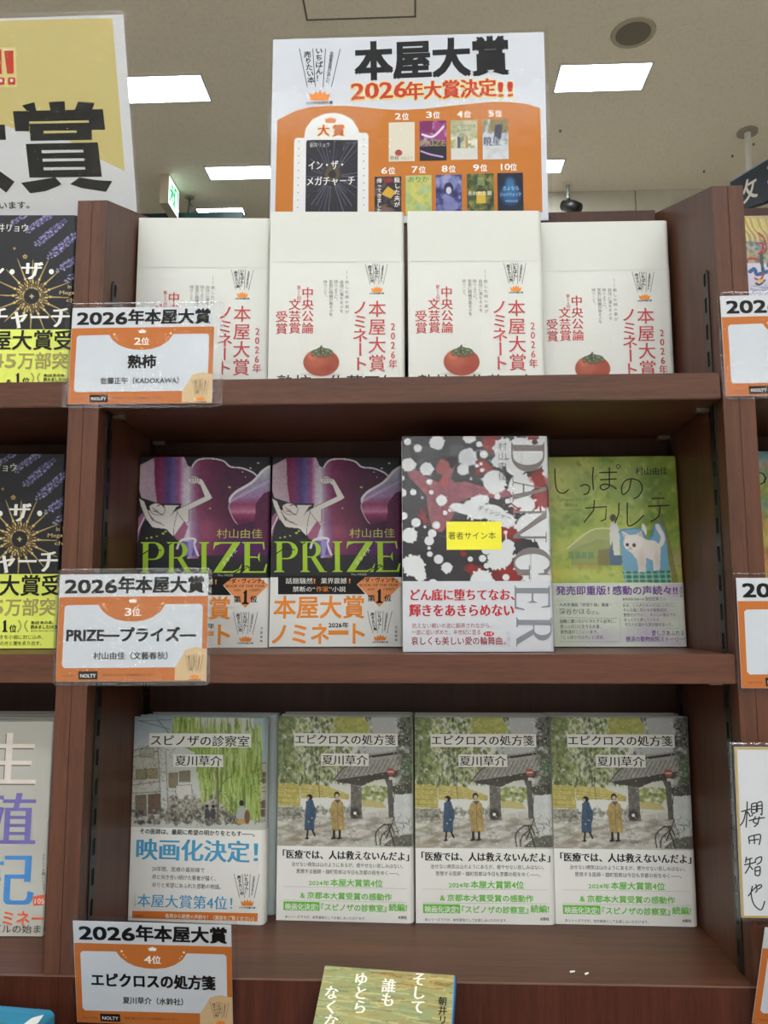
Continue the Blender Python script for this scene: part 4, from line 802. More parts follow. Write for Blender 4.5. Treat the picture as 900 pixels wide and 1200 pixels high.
for i, (l, y, lb) in enumerate(GP):
    o = gb if i == 0 else copy_tree(gb); pose(o, l, y, 0, .0165); tag(o, lb, 'book', 'gate scene books on the bottom shelf')
    o = gb_back if i == 0 else copy_tree(gb_back); pose(o, (l[0] + (.001, .0004, -.0012)[i], l[1] + .0205, l[2]), 0, 0, .0165)
    tag(o, 'plain edge of the spare copy behind the ' + ('first', 'middle', 'rightmost')[i] + ' gate-scene book', 'book', 'gate scene books on the bottom shelf')
# willow book
wl, w, h = street_book('willow')
CR = [(95, 128), (755, 133), (52, 1125), (738, 1137)]
s = Sheet(CR, w, h); c = Canvas(s, 0, .080, w, h, 5.5e-4, (w, .006)); c.fill((196, 198, 190))
c.poly([(80, 120), (300, 120), (300, 270), (200, 280), (120, 300), (80, 330)], lambda x, y: np.stack([np.interp(y, [120, 300], q) for q in ([138, 190], [160, 200], [172, 200])], -1), noise=.1)
c.poly([(690, 120), (780, 120), (780, 360), (690, 350)], (150, 174, 186)); c.poly([(85, 300), (200, 270), (225, 250), (225, 640), (75, 650)], (190, 188, 174), noise=.12)
BL = (84, 80, 74)
for q in ([(85, 300), (210, 262)], [(85, 330), (212, 300)], [(78, 470), (220, 450)], [(78, 510), (224, 500)], [(210, 262), (226, 640)], [(120, 150), (270, 190)], [(200, 130), (300, 250)], [(330, 140), (110, 150)], [(250, 300), (262, 640)]): c.line(q, 3, BL, .85)
for x0, y0, x1, y1, col in ((100, 395, 150, 440, (150, 140, 104)), (152, 390, 206, 434, (164, 146, 96)), (95, 520, 150, 620, (122, 104, 84)), (160, 515, 222, 610, (110, 84, 66)), (120, 290, 190, 330, (170, 168, 150)), (265, 410, 310, 480, (140, 122, 90)), (318, 400, 372, 450, (128, 116, 88)), (300, 470, 380, 540, (206, 204, 196))):
    c.poly([(x0, y0), (x1, y0 - 5), (x1, y1), (x0, y1)], col, .9); c.line([(x0, y0), (x1, y0 - 5), (x1, y1), (x0, y1), (x0, y0)], 2.5, BL, .8)
c.poly([(260, 540), (600, 520), (600, 640), (240, 650)], (156, 150, 132), .8, noise=.5); c.dabs(200, (80, 590, 620, 655), [(90, 86, 80), (130, 124, 112), (170, 166, 150), (70, 66, 64)], (4, 10), 21, .7, 1.5); c.dabs(110, (260, 520, 580, 640), [(80, 76, 70), (196, 190, 176), (132, 118, 92)], (5, 10), 22, .7)
c.poly([(690, 360), (780, 340), (780, 650), (690, 650)], (176, 172, 158)); 
for x0, y0, x1, y1 in ((704, 400, 752, 458), (700, 540, 746, 620)): c.poly([(x0, y0), (x1, y0), (x1, y1), (x0, y1)], (104, 86, 70)); c.line([(x0, (y0 + y1) / 2), (x1, (y0 + y1) / 2)], 3, (190, 186, 170))
for y in (360, 480, 500): c.line([(688, y), (780, y - 6)], 4, BL)
GN = [(146, 176, 62), (120, 150, 50), (172, 194, 88), (92, 122, 44), (188, 204, 116)]
for k in range(1150):
    x = g.uniform(285, 725); y0 = g.uniform(125, 430); top = 128 if x > 290 else 200; L = g.uniform(50, 150)
    bot = np.interp(x, [285, 400, 430, 500, 560, 700], [250, 300, 560, 520, 600, 640]); y0 = g.uniform(top, max(top + 10, bot - L * .6))
    c.line([(x, y0), (x + g.uniform(-5, 5), y0 + L * .5), (x + g.uniform(-9, 9), min(bot, y0 + L))], g.uniform(4, 9), g.choice(GN), .6)
scribble(c, random.Random(2), 170, (78, 270, 300, 640), [(70, 66, 60), (110, 104, 94)], 24, 1.6, .7); scribble(c, random.Random(3), 150, (240, 500, 600, 655), [(60, 56, 52), (96, 90, 80), (200, 196, 184)], 20, 2, .8); scribble(c, random.Random(5), 40, (690, 350, 760, 650), [(70, 66, 60)], 20, 1.6, .7)
c.line([(508, 380), (512, 560), (506, 640)], 9, (112, 104, 84)); c.curve([(512, 520), (540, 450), (580, 420)], 5, (112, 104, 84))
c.ell(628, 552, 12, 14, (48, 44, 42), 1, .1); c.poly([(606, 584), (624, 566), (644, 572), (652, 610), (640, 640), (596, 640)], (170, 172, 172)); c.poly([(588, 650), (610, 630), (650, 632), (650, 655)], (196, 160, 70)); c.ell(656, 620, 14, 34, (128, 90, 62), 1, .1)
for x in (455, 487): c.ell(x, 570, 9, 9, (48, 44, 44), 1, .1); c.poly([(x - 10, 580), (x + 10, 580), (x + 12, 630), (x - 12, 630)], (70, 74, 82))
for x in (560, 590): c.curve([(x - 16, 636), (x, 616), (x + 16, 636), (x, 652), (x - 16, 636)], 3, (60, 58, 56))
c.rgb = c.rgb * .78 + c.rgb.mean(2, keepdims=True) * .2; c.build('cover_artwork', wl)
s.rect(168, 211, 676, 279, TB, 0); s.rect(288, 316, 538, 377, TB, 0); s.text('スピノザの診察室', 176, 267, 58, 490, 'min', TX, 1); s.text('夏川草介', 298, 366, 55, 232, 'min', TX, 1); s.build('cover_lettering', wl)
bd = kid(wl, 'paper_band'); s = Sheet(CR, w, h, YB); BU = (82, 164, 206)
s.text('その医師は、最期に希望の明かりをともす――。', 118, 704, 28, 575, 'bold', T2, 1); s.text('映画化決定！', 100, 822, 112, 606, 'minb', BU, 1, res=3)
s.text('20年間、医療の最前線で', 178, 884, 25, 264, 'sans', T2, 1); s.text('命と向き合い続けた著者が描く、', 178, 922, 25, 320, 'sans', T2, 1); s.text('祈りと希望にあふれた感動の物語。', 178, 961, 25, 346, 'sans', T2, 1)
s.text('本屋大賞第4位！', 102, 1052, 68, 478, 'min', BU, 1); s.vtext('2024年', 90, 992, 13, 64, 'sans', BU, 1, res=1); s.logo(590, 890, 716, 1056, layer=1)
s.poly([(74, 1113), (706, 1117), (708, 1079), (76, 1078)], (222, 124, 52), 0); s.text('各界から絶賛の声続々！〈裏面をご覧ください〉', 244, 1108, 24, 446, 'bold', (240, 226, 206), 1, res=1); s.text('水鈴社', 86, 1106, 15, 44, 'sans', (90, 50, 20), 1, res=1)
s.build('band_lettering', bd)
pose(wl, (.0008, .1165, Z3), -3.4, 0, .0165); tag(wl, 'willow tree street-scene book with blue lettering, left end of the bottom shelf', 'book')
wk = empty('willow_book', (0, 0, 0)); tag(wk, 'spare willow book standing behind the willow street-scene book, poking out right', 'book')
for ch in wl.children:
    if ch.name.split('.')[0] in ('cover', 'page_block'): q = ch.copy(); C.objects.link(q); q.parent = wk
pose(wk, (.0068, .1375, Z3), -1.2, 0, .0165)

sc = MB(); sc.add([(0, 0, 0), (.006, .001, .0004), (.0075, .003, .0012), (.003, .0035, .0006), (0, .002, .0014)], [(0, 1, 2, 3, 4)])
for k, (x, y, r) in enumerate(((.3966, .0190, 0), (.4080, .0150, 25))):
    o = sc.build('paper_scrap', mat('scrap_white', (230, 228, 220), .7)); o.location = (x, y, Z3 + .0003); o.rotation_euler = (0, 0, R(r)); o.scale = (.6, .7, .6); tag(o, ('left', 'right')[k] + ' one of two tiny white paper scraps on the bottom shelf', 'paper scrap', 'paper scraps on the bottom shelf')

# ---- left bay: black rose-window books and a silver title book
def gold_book():
    w, h, t = .131, .188, .020
    b = book('gold_star_book', '', 'black rose window books in the left bay', w, h, t, (0, 0, 0), 0, 0, mat('black_gold_jacket', (38, 36, 40), .35, vary=.1), .003, band=.0705, bandmat=mat('yellow_band', (222, 230, 96), .45, vary=.01))
    s = Sheet([(-358, 71), (492, 70), (-448, 1254), (429, 1253)], w, h); c = Canvas(s, .03, .066, w, h, 6e-4, (w, .003)); c.fill((38, 36, 41))
    g = random.Random(5)
    for (x0, y0, x1, y1, wd) in ((190, 160, 340, 60, 46), (250, 250, 420, 100, 52), (330, 330, 520, 170, 56), (390, 420, 540, 320, 50), (80, 120, 180, 60, 36), (300, 60, 340, 40, 60), (440, 480, 560, 420, 40)):
        L = math.hypot(x1 - x0, y1 - y0); a = math.atan2(y1 - y0, x1 - x0)
        for k in range(int(L * wd / 42)):
            u, v = g.uniform(0, 1), g.uniform(-.5, .5); tw = wd * (.35 + .65 * math.sin(math.pi * min(1, u * .7 + .25)))
            c.ell(x0 + u * (x1 - x0) - v * tw * math.sin(a), y0 + u * (y1 - y0) + v * tw * math.cos(a), g.uniform(3, 7), g.uniform(2.5, 5), g.choice([(96, 92, 150), (128, 126, 176), (176, 172, 206), (74, 66, 120), (150, 130, 168), (60, 56, 92)]), .85, .2, math.degrees(a))
        for off in (-.5, 0, .5): c.line([(x0 - off * wd * math.sin(a), y0 + off * wd * math.cos(a)), (x1 - off * wd * math.sin(a), y1 + off * wd * math.cos(a))], 4, (34, 32, 38))
        for k in range(6): c.ell(x0 - 16 * math.cos(a) + g.uniform(-16, 16), y0 - 16 * math.sin(a) + g.uniform(-16, 16), 7, 6, (130, 134, 158), .9, .15)
    GD = (176, 148, 84); GD2 = (214, 190, 128); GX, GY = 202, 598
    for k in range(16):
        a = math.radians(22.5 * k + 2); r0, r1 = 95, (262 if k % 2 else 240)
        c.line([(GX + r0 * math.cos(a), GY + r0 * math.sin(a)), (GX + 130 * math.cos(a), GY + 130 * math.sin(a)), (GX + r1 * math.cos(a), GY + r1 * math.sin(a))], [5, 9, 2.5], GD)
        c.line([(GX + 112 * math.cos(a), GY + 112 * math.sin(a)), (GX + (r1 - 12) * math.cos(a), GY + (r1 - 12) * math.sin(a))], 2, GD2, .8); c.ell(GX + 118 * math.cos(a), GY + 118 * math.sin(a), 8, 8, GD2, 1)
    for k in range(32):
        a = math.radians(11.25 * k)
        for r, q in ((56, 7), (72, 8), (88, 8), (100, 6)): c.ell(GX + r * math.cos(a + (r % 3) * .1), GY + r * math.sin(a + (r % 3) * .1), q, q * .6, g.choice([GD, GD2, (120, 96, 52)]), 1, .15, math.degrees(a))
    c.ell(GX, GY, 50, 50, (36, 34, 38), 1, .03)
    for k in range(4): c.ell(GX + 8 * math.cos(k * 1.571), GY + 8 * math.sin(k * 1.571), 7, 4, GD2, 1, .2, k * 90)
    for x, y, r in ((160, 342, 16), (92, 288, 9)):
        for k in range(5): c.ell(x + r * .6 * math.cos(k * 1.257 - 1.57), y + r * .6 * math.sin(k * 1.257 - 1.57), r * .42, r * .34, GD, 1, .2)
    c.build('cover_artwork', b)
    WT = (232, 230, 224)
    s.text('朝井リョウ', -70, 176, 58, 248, 'min', (206, 204, 198), 1); s.text('イン', -250, 486, 120, 270, 'minb', WT, 2); s.ell(78, 441, 16, 17, WT, 2); s.text('ザ', 138, 482, 130, 130, 'minb', WT, 2); s.ell(329, 440, 16, 17, WT, 2)
    s.text('メガチャーチ', -330, 790, 150, 768, 'minb', WT, 2); s.text('In The', 434, 548, 34, 90, 'med', (196, 176, 120), 1); s.text('Mega', 380, 586, 34, 96, 'med', (196, 176, 120), 1); s.text('ch', 424, 634, 34, 50, 'med', (196, 176, 120), 1)
    s.build('cover_lettering', b)
    bd = kid(b, 'paper_band'); s2 = Sheet([(-358, 71), (492, 70), (-448, 1254), (429, 1253)], w, h, YB); KG = (164, 152, 92); BK = (40, 40, 34)
    s2.text('本屋大賞受賞', -190, 928, 132, 790, 'bold', BK, 1, res=3) if False else s2.text('屋大賞受', -55, 928, 132, 520, 'bold', BK, 1, res=3)
    s2.text('本', -190, 928, 132, 120, 'bold', BK, 1, res=3); s2.text('45', -60, 1050, 122, 160, 'bold', KG, 1); s2.text('万部突', 114, 1050, 112, 318, 'bold', KG, 1, res=3)
    s2.build('band_lettering', bd)
    s3 = Sheet([(-367, 62), (356, 60), (-456, 1115), (294, 1113)], w, h, YB)
    s3.text('各', -38, 1024, 30, 28, 'bold', BK, 1); s3.poly([(14, 978), (26, 964), (34, 964), (34, 1016), (42, 1022), (42, 1026), (12, 1026), (12, 1022), (20, 1016), (20, 978)][::-1], BK, 1); s3.text('位', 50, 1024, 42, 38, 'bold', BK, 1)
    for x, q in ((108, 1), (140, -1)): s3.curve([(x - 8 * q, 965), (x + 4 * q, 985), (x + 2 * q, 1005), (x - 12 * q, 1026)], 7, KG, 1)
    s3.text('第2回', 168, 984, 17, 44, 'bold', BK, 1, res=1); s3.text('あの本、', 218, 984, 20, 72, 'bold', BK, 1); s3.text('読みました?大賞', 166, 1008, 22, 148, 'bold', BK, 1); s3.text('書店員と読者の投票で決める', 166, 1024, 10, 136, 'sans', (110, 110, 60), 1, res=1)
    s3.text('ときを小説に封じ込め、', -26, 1062, 25, 260, 'sans', BK, 1); s3.text('アの光と闇を炙り出す。', -22, 1095, 25, 246, 'sans', BK, 1); s3.build('band_lettering', bd)
    return b
g1 = gold_book(); pose(g1, (-.1882, .0594, Z1), 2.6, 1, .02); g1['label'] = 'upper black rose-window book with gold starburst, left bay top shelf'
g2 = copy_tree(g1); pose(g2, (-.1978, .0784, 0), 2.3, 1.9, .02); g2['label'] = 'lower black rose-window book with gold starburst, left bay middle shelf'
w, h, t = .131, .188, .0195
sb = book('silver_title_book', 'pale grey book with large silver to blue foil characters, left bay bottom shelf', 'pale foil title books', w, h, t, (-.1929, .0726, Z3), 1.2, .9, mat('pale_grey_jacket', (196, 193, 184), .3, vary=.01), .002, band=.069, bandmat=mat('pale_grey_band2', (194, 191, 182), .32, vary=.01))
CR = [(-402, 104), (252, 104), (-477, 1109), (200, 1113)]
s = Sheet(CR, w, h)
def foil(col): return mat('metallic_foil', col, .3, metal=.55, vary=.15, scale=90)
s.text('生', -99, 396, 275, 258, 'min', foil((120, 114, 108)), 1, res=3); s.text('生', -94, 390, 275, 258, 'min', foil((232, 222, 216)), 2, res=3); s.text('殖', -96, 672, 268, 258, 'min', foil((126, 118, 190)), 1, res=3)
s.build('cover_lettering', sb); bd = kid(sb, 'paper_band'); s = Sheet(CR, w, h, YB)
s.text('記', -110, 950, 268, 262, 'min', foil((84, 152, 226)), 1, res=3); s.poly([(158, 972), (210, 966), (212, 920), (154, 930)], (226, 104, 74), 1); s.text('105', 164, 962, 34, 44, 'bold', (230, 210, 196), 2); s.text('本屋大賞ノミネート', -340, 1056, 76, 610, 'bold', (228, 106, 78), 2); s.text('サバイバルの始まり', -180, 1092, 42, 416, 'sans', (50, 48, 46), 3); s.vtext('よろしくお願いします', 205, 728, 17, 176, 'sans', (80, 78, 74), 2, res=1)
s.build('band_lettering', bd)
for k, y in enumerate((.0955, .1175, .1387)):
    o = empty('silver_title_book', (0, 0, 0)); tag(o, ['second', 'third', 'rearmost'][k] + ' copy behind the pale foil-lettered book, only its top edge showing', 'book', 'pale foil title books')
    for ch in sb.children:
        if ch.name.split('.')[0] in ('cover', 'page_block'): q = ch.copy(); C.objects.link(q); q.parent = o
    pose(o, (-.192 + .0008 * k, y - .0005 * k, Z3), 0, 0, t)

# ---- right bay: dragon book and landscape book
w, h, t = .130, .188, .02
dr = book('dragon_book', 'book with a dragon painting, top shelf of the right bay at the photo edge', None, w, h, t, (.5645, .1, Z1), 0, 0, mat('dragon_jacket', (150, 140, 120), .35, vary=.1))
s = Sheet([(-246, 245), (1319, 211), (-134, 2409), (1477, 2388)], w, h); c = Canvas(s, 0, 0, w, h, 7e-4, (w, .003)); c.fill((178, 172, 186))
n = vnoise(c.cx / 160, c.cy / 160, 8, 4)[..., None]; c.rgb = np.array((196, 176, 96.)) * n + np.array((128, 120, 130.)) * (1 - n)
c.rgb = np.where((c.cy > 800)[..., None], np.array((196, 192, 208.)), c.rgb)
for k in range(40): x = 100 + 30 * k; c.curve([(x, 270), (x + 40, 380), (x + 110, 470), (x + 120, 560)], 14, g.choice([(214, 196, 120), (150, 120, 70), (196, 180, 100)]), .7)
c.dabs(200, (200, 540, 1400, 780), [(120, 140, 128), (160, 160, 140), (110, 110, 120), (60, 96, 130)], (14, 30), 31, .7)
for q, wd, col in (([(350, 560), (420, 570), (430, 640), (380, 690), (460, 660), (470, 600), (440, 500), (380, 440)], 22, (156, 58, 56)), ([(245, 790), (260, 750), (320, 745), (380, 760), (410, 800)], 24, (160, 60, 60)), ([(410, 700), (420, 800), (430, 880)], 40, (70, 84, 80)), ([(280, 900), (330, 870), (360, 930), (420, 920), (480, 900)], 46, (60, 90, 136)), ([(340, 980), (400, 1000), (440, 930)], 26, (190, 60, 60)), ([(350, 1040), (400, 1050), (450, 1000)], 24, (60, 60, 70)), ([(520, 820), (700, 900), (900, 820), (1100, 940), (1300, 860)], 90, (70, 92, 120)), ([(520, 900), (700, 990), (900, 900), (1100, 1030)], 30, (200, 170, 90))): c.curve(q, wd, col)
c.ell(400, 1010, 40, 18, (206, 180, 96), 1, .2)
for k in range(14): c.curve([(300 + 16 * k, 1060), (290 + 18 * k, 1100), (300 + 14 * k, 1140)], 4, (60, 60, 90), .7)
c.build('cover_artwork', dr)
ld = book('landscape_book', 'colourful painted landscape book, middle shelf of the right bay at the photo edge', None, w, h, t, (.5645, .11, 0), 0, 0, mat('landscape_jacket', (120, 140, 110), .35, vary=.1))
s = Sheet([(-112, 75), (1091, 63), (-23, 1796), (1215, 1796)], w, h); c = Canvas(s, 0, 0, w, h, 7e-4, (w, .003)); c.fill((150, 156, 90))
c.rgb = np.stack([np.interp(c.cy, [60, 200, 400, 560, 650, 900, 1000, 1100, 1800], q) for q in ([96, 150, 150, 120, 176, 176, 196, 196, 150], [138, 160, 160, 150, 140, 160, 90, 160, 120], [142, 150, 80, 130, 80, 90, 70, 90, 90])], -1) * (1 + .5 * (vnoise(c.cx / 60, c.cy / 60, 4, 4) - .5))[..., None]
c.dabs(500, (0, 150, 1200, 1800), [(196, 170, 70), (110, 150, 80), (120, 160, 160), (200, 110, 80), (200, 196, 120)], (10, 24), 32, .5)
c.build('cover_artwork', ld); s.text('の', 200, 372, 170, 158, 'sans', (24, 24, 22), 1); s.text('物語', 380, 372, 170, 330, 'med', (24, 24, 22), 1) if False else None; s.build('cover_lettering', ld)

# ---------------------------------------------------------------- laminated cards
PAPER = mat('card_paper', (202, 204, 208), .45, vary=.01)
def film(parent, x0, z0, x1, z1, r, yf, yb, m=FILM, name='lamination'):
    P = []
    for cx_, cz, a in ((x1 - r, z1 - r, 0), (x0 + r, z1 - r, 90), (x0 + r, z0 + r, 180), (x1 - r, z0 + r, 270)):
        P += [(cx_ + r * math.cos(R(a + t)), cz + r * math.sin(R(a + t))) for t in (0, 22, 45, 68, 90)]
    f = MB(); n = len(P); f.add([(a, yf, b) for a, b in P] + [(a, yb, b) for a, b in P], [tuple(range(n)), tuple(range(n, 2 * n))])
    # welded rim: a slightly raised clear edge
    Q = [((a - (x0 + x1) / 2) * (1 - .0022 / (x1 - x0)) + (x0 + x1) / 2, (b - (z0 + z1) / 2) * (1 - .0022 / (z1 - z0)) + (z0 + z1) / 2) for a, b in P]
    f.add([(a, yf - .0002, b) for a, b in P] + [(a, yf - .0006, b) for a, b in Q], [(i, (i + 1) % n, n + (i + 1) % n, n + i) for i in range(n)])
    return f.build_raw(name, [m], parent)
def place(o, loc, yaw=0, lean=0, roll=0):
    o.matrix_world = Matrix.Translation(loc) @ Matrix.Rotation(R(yaw), 4, 'Z') @ Matrix.Rotation(-R(lean), 4, 'X') @ Matrix.Rotation(-R(roll), 4, 'Y')
def prize_card(label, rank, title, tw, author, aw, loc, yaw, lean, roll, w, h, lam, tx=None, bold='bold', ink_=(24, 22, 22)):
    o = empty('prize_card'); tag(o, label, 'card', 'laminated prize cards on the shelf edges')
    box('card', (0, 0, 0), (w, .0003, h), PAPER, o)
    s = Sheet([(62, 43), (828, 45), (38, 567), (822, 567)], w, h, -1e-4); OR = (188, 108, 48)
    s.poly([(39, 566), (821, 566), (827, 155), (59, 155)], OR, 0)
    s.text('2026', 88, 135, 92, 268, 'black', ink_, 1, res=3); s.text('年本屋大賞', 366, 130, 86, 438, 'black', ink_, 1, res=3)
    P = [(98, 196), (262, 194), (280, 222), (312, 248), (350, 266), (400, 276), (450, 278), (500, 272), (545, 256), (585, 228), (608, 194), (790, 194), (801, 206), (797, 488), (785, 500), (84, 503), (72, 490), (86, 206)]
    s.poly(P[::-1], (200, 204, 209), 1)
    s.crown(420, 162, 462, 186, (236, 232, 222), 1)
    for x, y, r in ((290, 192, 6), (298, 210, 3.5), (308, 222, 3), (594, 190, 6), (582, 210, 3.5), (572, 222, 3)): s.ell(x, y, r, r, (240, 214, 180), 1, 10)
    if rank: s.text(rank, 398, 249, 54, 34, 'bold', (238, 234, 224), 1); s.text('位', 436, 248, 44, 42, 'bold', (238, 234, 224), 1)
    if title: s.text(title, tx or 440 - tw / 2, 370, 76, tw, 'black' if len(title) < 10 else 'black', ink_, 2, res=3)
    if author:
        s.text(author, 428 - aw / 2, 458, 38, aw, 'bold', (40, 38, 38), 2)
    s.text('Supported by', 70, 544, 13, 72, 'sans', (70, 40, 20), 1, res=1); s.rect(158, 518, 258, 558, (26, 24, 26), 1); s.text('NOLTY', 168, 548, 24, 80, 'bold', (226, 224, 220), 2)
    s.text('本屋大賞のロゴマークは商標登録されています。', 280, 542, 13, 270, 'sans', (70, 40, 20), 1, res=1)
    P = [(658, 562), (660, 500), (690, 458), (712, 418), (740, 408), (772, 402), (800, 410), (823, 412), (821, 565)]
    s.poly(P[::-1], (206, 176, 134), 2); s.logo(712, 436, 806, 563, layer=3)
    s.build('card_print', o)
    l, b, r, tp = lam; film(o, -l, -b, w + r, h + tp, .004, -.0012, .0005, WRINKLE if rank == '3' else FILM)
    place(o, loc, yaw, lean, roll); return o
prize_card('laminated orange second-place card, upper left, across the top shelf edge', '2', '熟柿', 150, '佐藤正午（KADOKAWA）', 425, (-.0266, -.0022, .2146), 0, 0, -.3, .1266, .0868, (.0055, .004, .009, .004))
prize_card('laminated orange third-place card at mid height on the middle shelf edge, with glare', '3', 'PRIZE―プライズ―', 668, '村山由佳（文藝春秋）', 385, (-.0262, -.0022, -.0222), 0, 0, .2, .127, .089, (.002, .0035, .003, .0048), tx=96)
prize_card('laminated orange fourth-place card, lowest on the left, in front of the fascia', '4', 'エピクロスの処方箋', 610, '夏川草介（水鈴社）', 300, (.0040, -.0030, -.2875), .4, -14, -1.0, .1243, .0865, (.003, .004, .005, .0055), tx=130)
prize_card('laminated orange card at the right edge, beside the white books', '', '', 0, '', 0, (.5363, -.0022, .2143), 0, 0, .4, .127, .0875, (.003, .003, .003, .003))
prize_card('laminated orange card at the right edge, beside the kitten book', '', '', 0, '', 0, (.5362, -.0022, -.0266), 0, 0, -.2, .127, .0885, (.0045, .004, .003, .004))
prize_card('tilted laminated orange card at the lower right corner', '', '', 0, '', 0, (.5300, -.0035, -.2790), 0, -10, -6.5, .125, .0765, (.006, .004, .003, .003))

# signed board in a clear bag
o = empty('signed_board'); tag(o, 'white signed board with gold edges in a clear bag, black brush signature, right edge', 'signed board')
w, h = .121, .1285
box('board', (0, 0, 0), (w, .0018, h), mat('white_board', (206, 208, 211), .5, vary=.01), o); f = MB()
for a, b in (((0, 0), (.0018, h)), ((w - .0018, 0), (w, h)), ((.0018, 0), (w - .0018, .0016)), ((.0018, h - .0016), (w - .0018, h))): f.box((a[0], -.0002, a[1]), (b[0], -.00002, b[1]))
f.build('gold_edge', mat('gold_edge', (190, 164, 96), .35, metal=.5), o)
s = Sheet([(46, 82), (995, 82), (98, 1134), (1074, 1143)], w, h, -2e-4); K = (30, 29, 32)
for q in ([(88, 484), (122, 474), (146, 466)], [(126, 420), (124, 500), (120, 582)], [(118, 480), (104, 540), (82, 572)], [(128, 484), (146, 516)], [(152, 436), (154, 490), (176, 490)], [(152, 436), (182, 432), (180, 488)], [(156, 452), (180, 450)], [(156, 470), (180, 468)], [(186, 432), (188, 486)], [(186, 430), (214, 424), (216, 500)], [(190, 448), (214, 444)], [(190, 466), (214, 464)], [(160, 500), (152, 512)], [(206, 496), (216, 506)], [(178, 512), (164, 546), (196, 560)], [(200, 512), (190, 556), (168, 578)], [(136, 540), (180, 528), (234, 520)],
          [(136, 640), (142, 684)], [(136, 640), (170, 630), (208, 628), (200, 690)], [(170, 632), (172, 684)], [(142, 662), (200, 654)],
          [(124, 762), (118, 800)], [(122, 782), (160, 770)], [(110, 812), (150, 804), (176, 796)], [(144, 772), (142, 820), (116, 866)], [(146, 820), (164, 842)], [(178, 800), (182, 776), (214, 762), (212, 792), (186, 810)], [(176, 830), (178, 878)], [(176, 830), (206, 824), (204, 874), (182, 876)], [(180, 850), (204, 846)],
          [(136, 1004), (168, 962), (206, 934), (218, 944), (196, 962)], [(162, 940), (154, 990), (170, 1050), (200, 1082), (222, 1080), (238, 1032)], [(182, 930), (190, 968), (178, 980)], [(262, 640), (258, 690)], [(300, 470), (420, 430), (400, 560), (520, 600)], [(330, 700), (460, 660), (500, 820), (380, 900)], [(560, 520), (640, 760), (720, 560), (820, 800)]): s.curve(q, 8, K, 0)
s.build('signature', o); film(o, -.0045, -.0018, w + .004, h + .004, .0008, -.0016, .0026, BAG, 'clear_bag')
place(o, (.5244, -.009, -.2000), 0, -1.5, 0)

# ---------------------------------------------------------------- poster above the white books
w, h = .309, .2225
po = empty('award_poster'); tag(po, 'laminated white and orange poster with ranked book covers above the white books', 'poster')
box('poster_sheet', (.0025, 0, 0), (w - .0045, .0004, h - .003), mat('poster_paper', (200, 202, 208), .4, vary=.01), po)
s = Sheet([(22, 65), (882, 32), (30, 634), (875, 624)], w, h, -1e-4); OR = (192, 116, 44)
wave = [(50, 320), (80, 304), (110, 290), (150, 280), (200, 276), (260, 276), (320, 280), (380, 286), (430, 288), (500, 284), (570, 276), (640, 268), (700, 262), (760, 262), (810, 268), (850, 281)]
s.poly([(52, 616), (846, 600)] + wave[::-1], OR, 0)
s.text('本屋大賞', 290, 186, 126, 466, 'black', (26, 24, 24), 1, ang=1.0, res=3)
for st_, col, ly in (('outl', (226, 204, 128), 1), ('black', (190, 58, 44), 2)):
    s.text('2026', 278, 257, 70, 168, st_, col, ly, ang=1.0); s.text('年大賞決定', 446, 253, 60, 272, st_, col, ly, ang=1.0); s.text('!!', 726, 247, 64, 42, st_, col, ly, ang=1.0)
s.logo(112, 96, 240, 272, layer=1)
arch = [(106, 622), (104, 382), (110, 374), (134, 374), (138, 345), (158, 318), (190, 302), (220, 297), (252, 302), (280, 318), (298, 345), (302, 358), (324, 358), (330, 366), (332, 620)]
s.poly(arch, (224, 222, 220), 1); s.crown(196, 308, 232, 328, (214, 122, 50), 2)
for st_, col, ly in (('outl', (232, 206, 140), 2), ('bold', (186, 56, 42), 3)):
    s.text('大', 176, 366, 38, 34, st_, col, ly); s.text('賞', 222, 366, 38, 34, st_, col, ly)
for k in range(11): s.ell(118 + .2 * k, 384 + 22 * k, 2, 2, (130, 110, 104), 2, 8); s.ell(316 + .2 * k, 378 + 22 * k, 2, 2, (130, 110, 104), 2, 8)
s.rect(143, 380, 298, 604, (40, 38, 42), 2)
s.text('朝井リョウ', 152, 402, 16, 60, 'sans', (190, 186, 180), 4, res=1); s.text('イン・ザ・', 150, 468, 30, 104, 'min', (228, 226, 220), 4); s.text('メガチャーチ', 146, 516, 30, 144, 'min', (228, 226, 220), 4)
TH = [(392, 325, 470, 446, '2', 0), (485, 320, 566, 444, '3', 1), (579, 318, 659, 441, '4', 2), (674, 315, 752, 440, '5', 3), (350, 490, 430, 611, '6', 4), (443, 487, 520, 609, '7', 5), (532, 485, 610, 606, '8', 6), (625, 482, 705, 603, '9', 7), (715, 480, 792, 600, '10', 8)]
for x0, y0, x1, y1, n_, k in TH: s.text(n_, (x0 + x1) / 2 - (20 if len(n_) == 1 else 26), y0 - 8, 27, 17 if len(n_) == 1 else 26, 'bold', (236, 232, 226), 1); s.text('位', (x0 + x1) / 2 + 1, y0 - 8, 23, 20, 'bold', (236, 232, 226), 1)
s.text('熟柿', 396, 441, 14, 26, 'med', (90, 84, 80), 4, res=1); s.text('佐藤正午', 428, 440, 11, 36, 'sans', (170, 164, 150), 4, res=1); s.text('PRIZE', 488, 400, 26, 76, 'med', (130, 150, 60), 4); s.text('エピクロスの処方箋', 584, 343, 12, 70, 'sans', (60, 60, 56), 4, res=1); s.text('夏川草介', 598, 356, 11, 40, 'sans', (60, 60, 56), 4, res=1)
s.text('暁星', 678, 396, 32, 50, 'min', (50, 60, 84), 4); s.vtext('湊かなえ', 744, 350, 11, 44, 'sans', (50, 60, 84), 4, res=1); s.vtext('殺した夫が', 417, 492, 17, 92, 'bold', (220, 216, 208), 4, res=1); s.vtext('帰ってきました', 364, 496, 15, 104, 'bold', (220, 216, 208), 4, res=1)
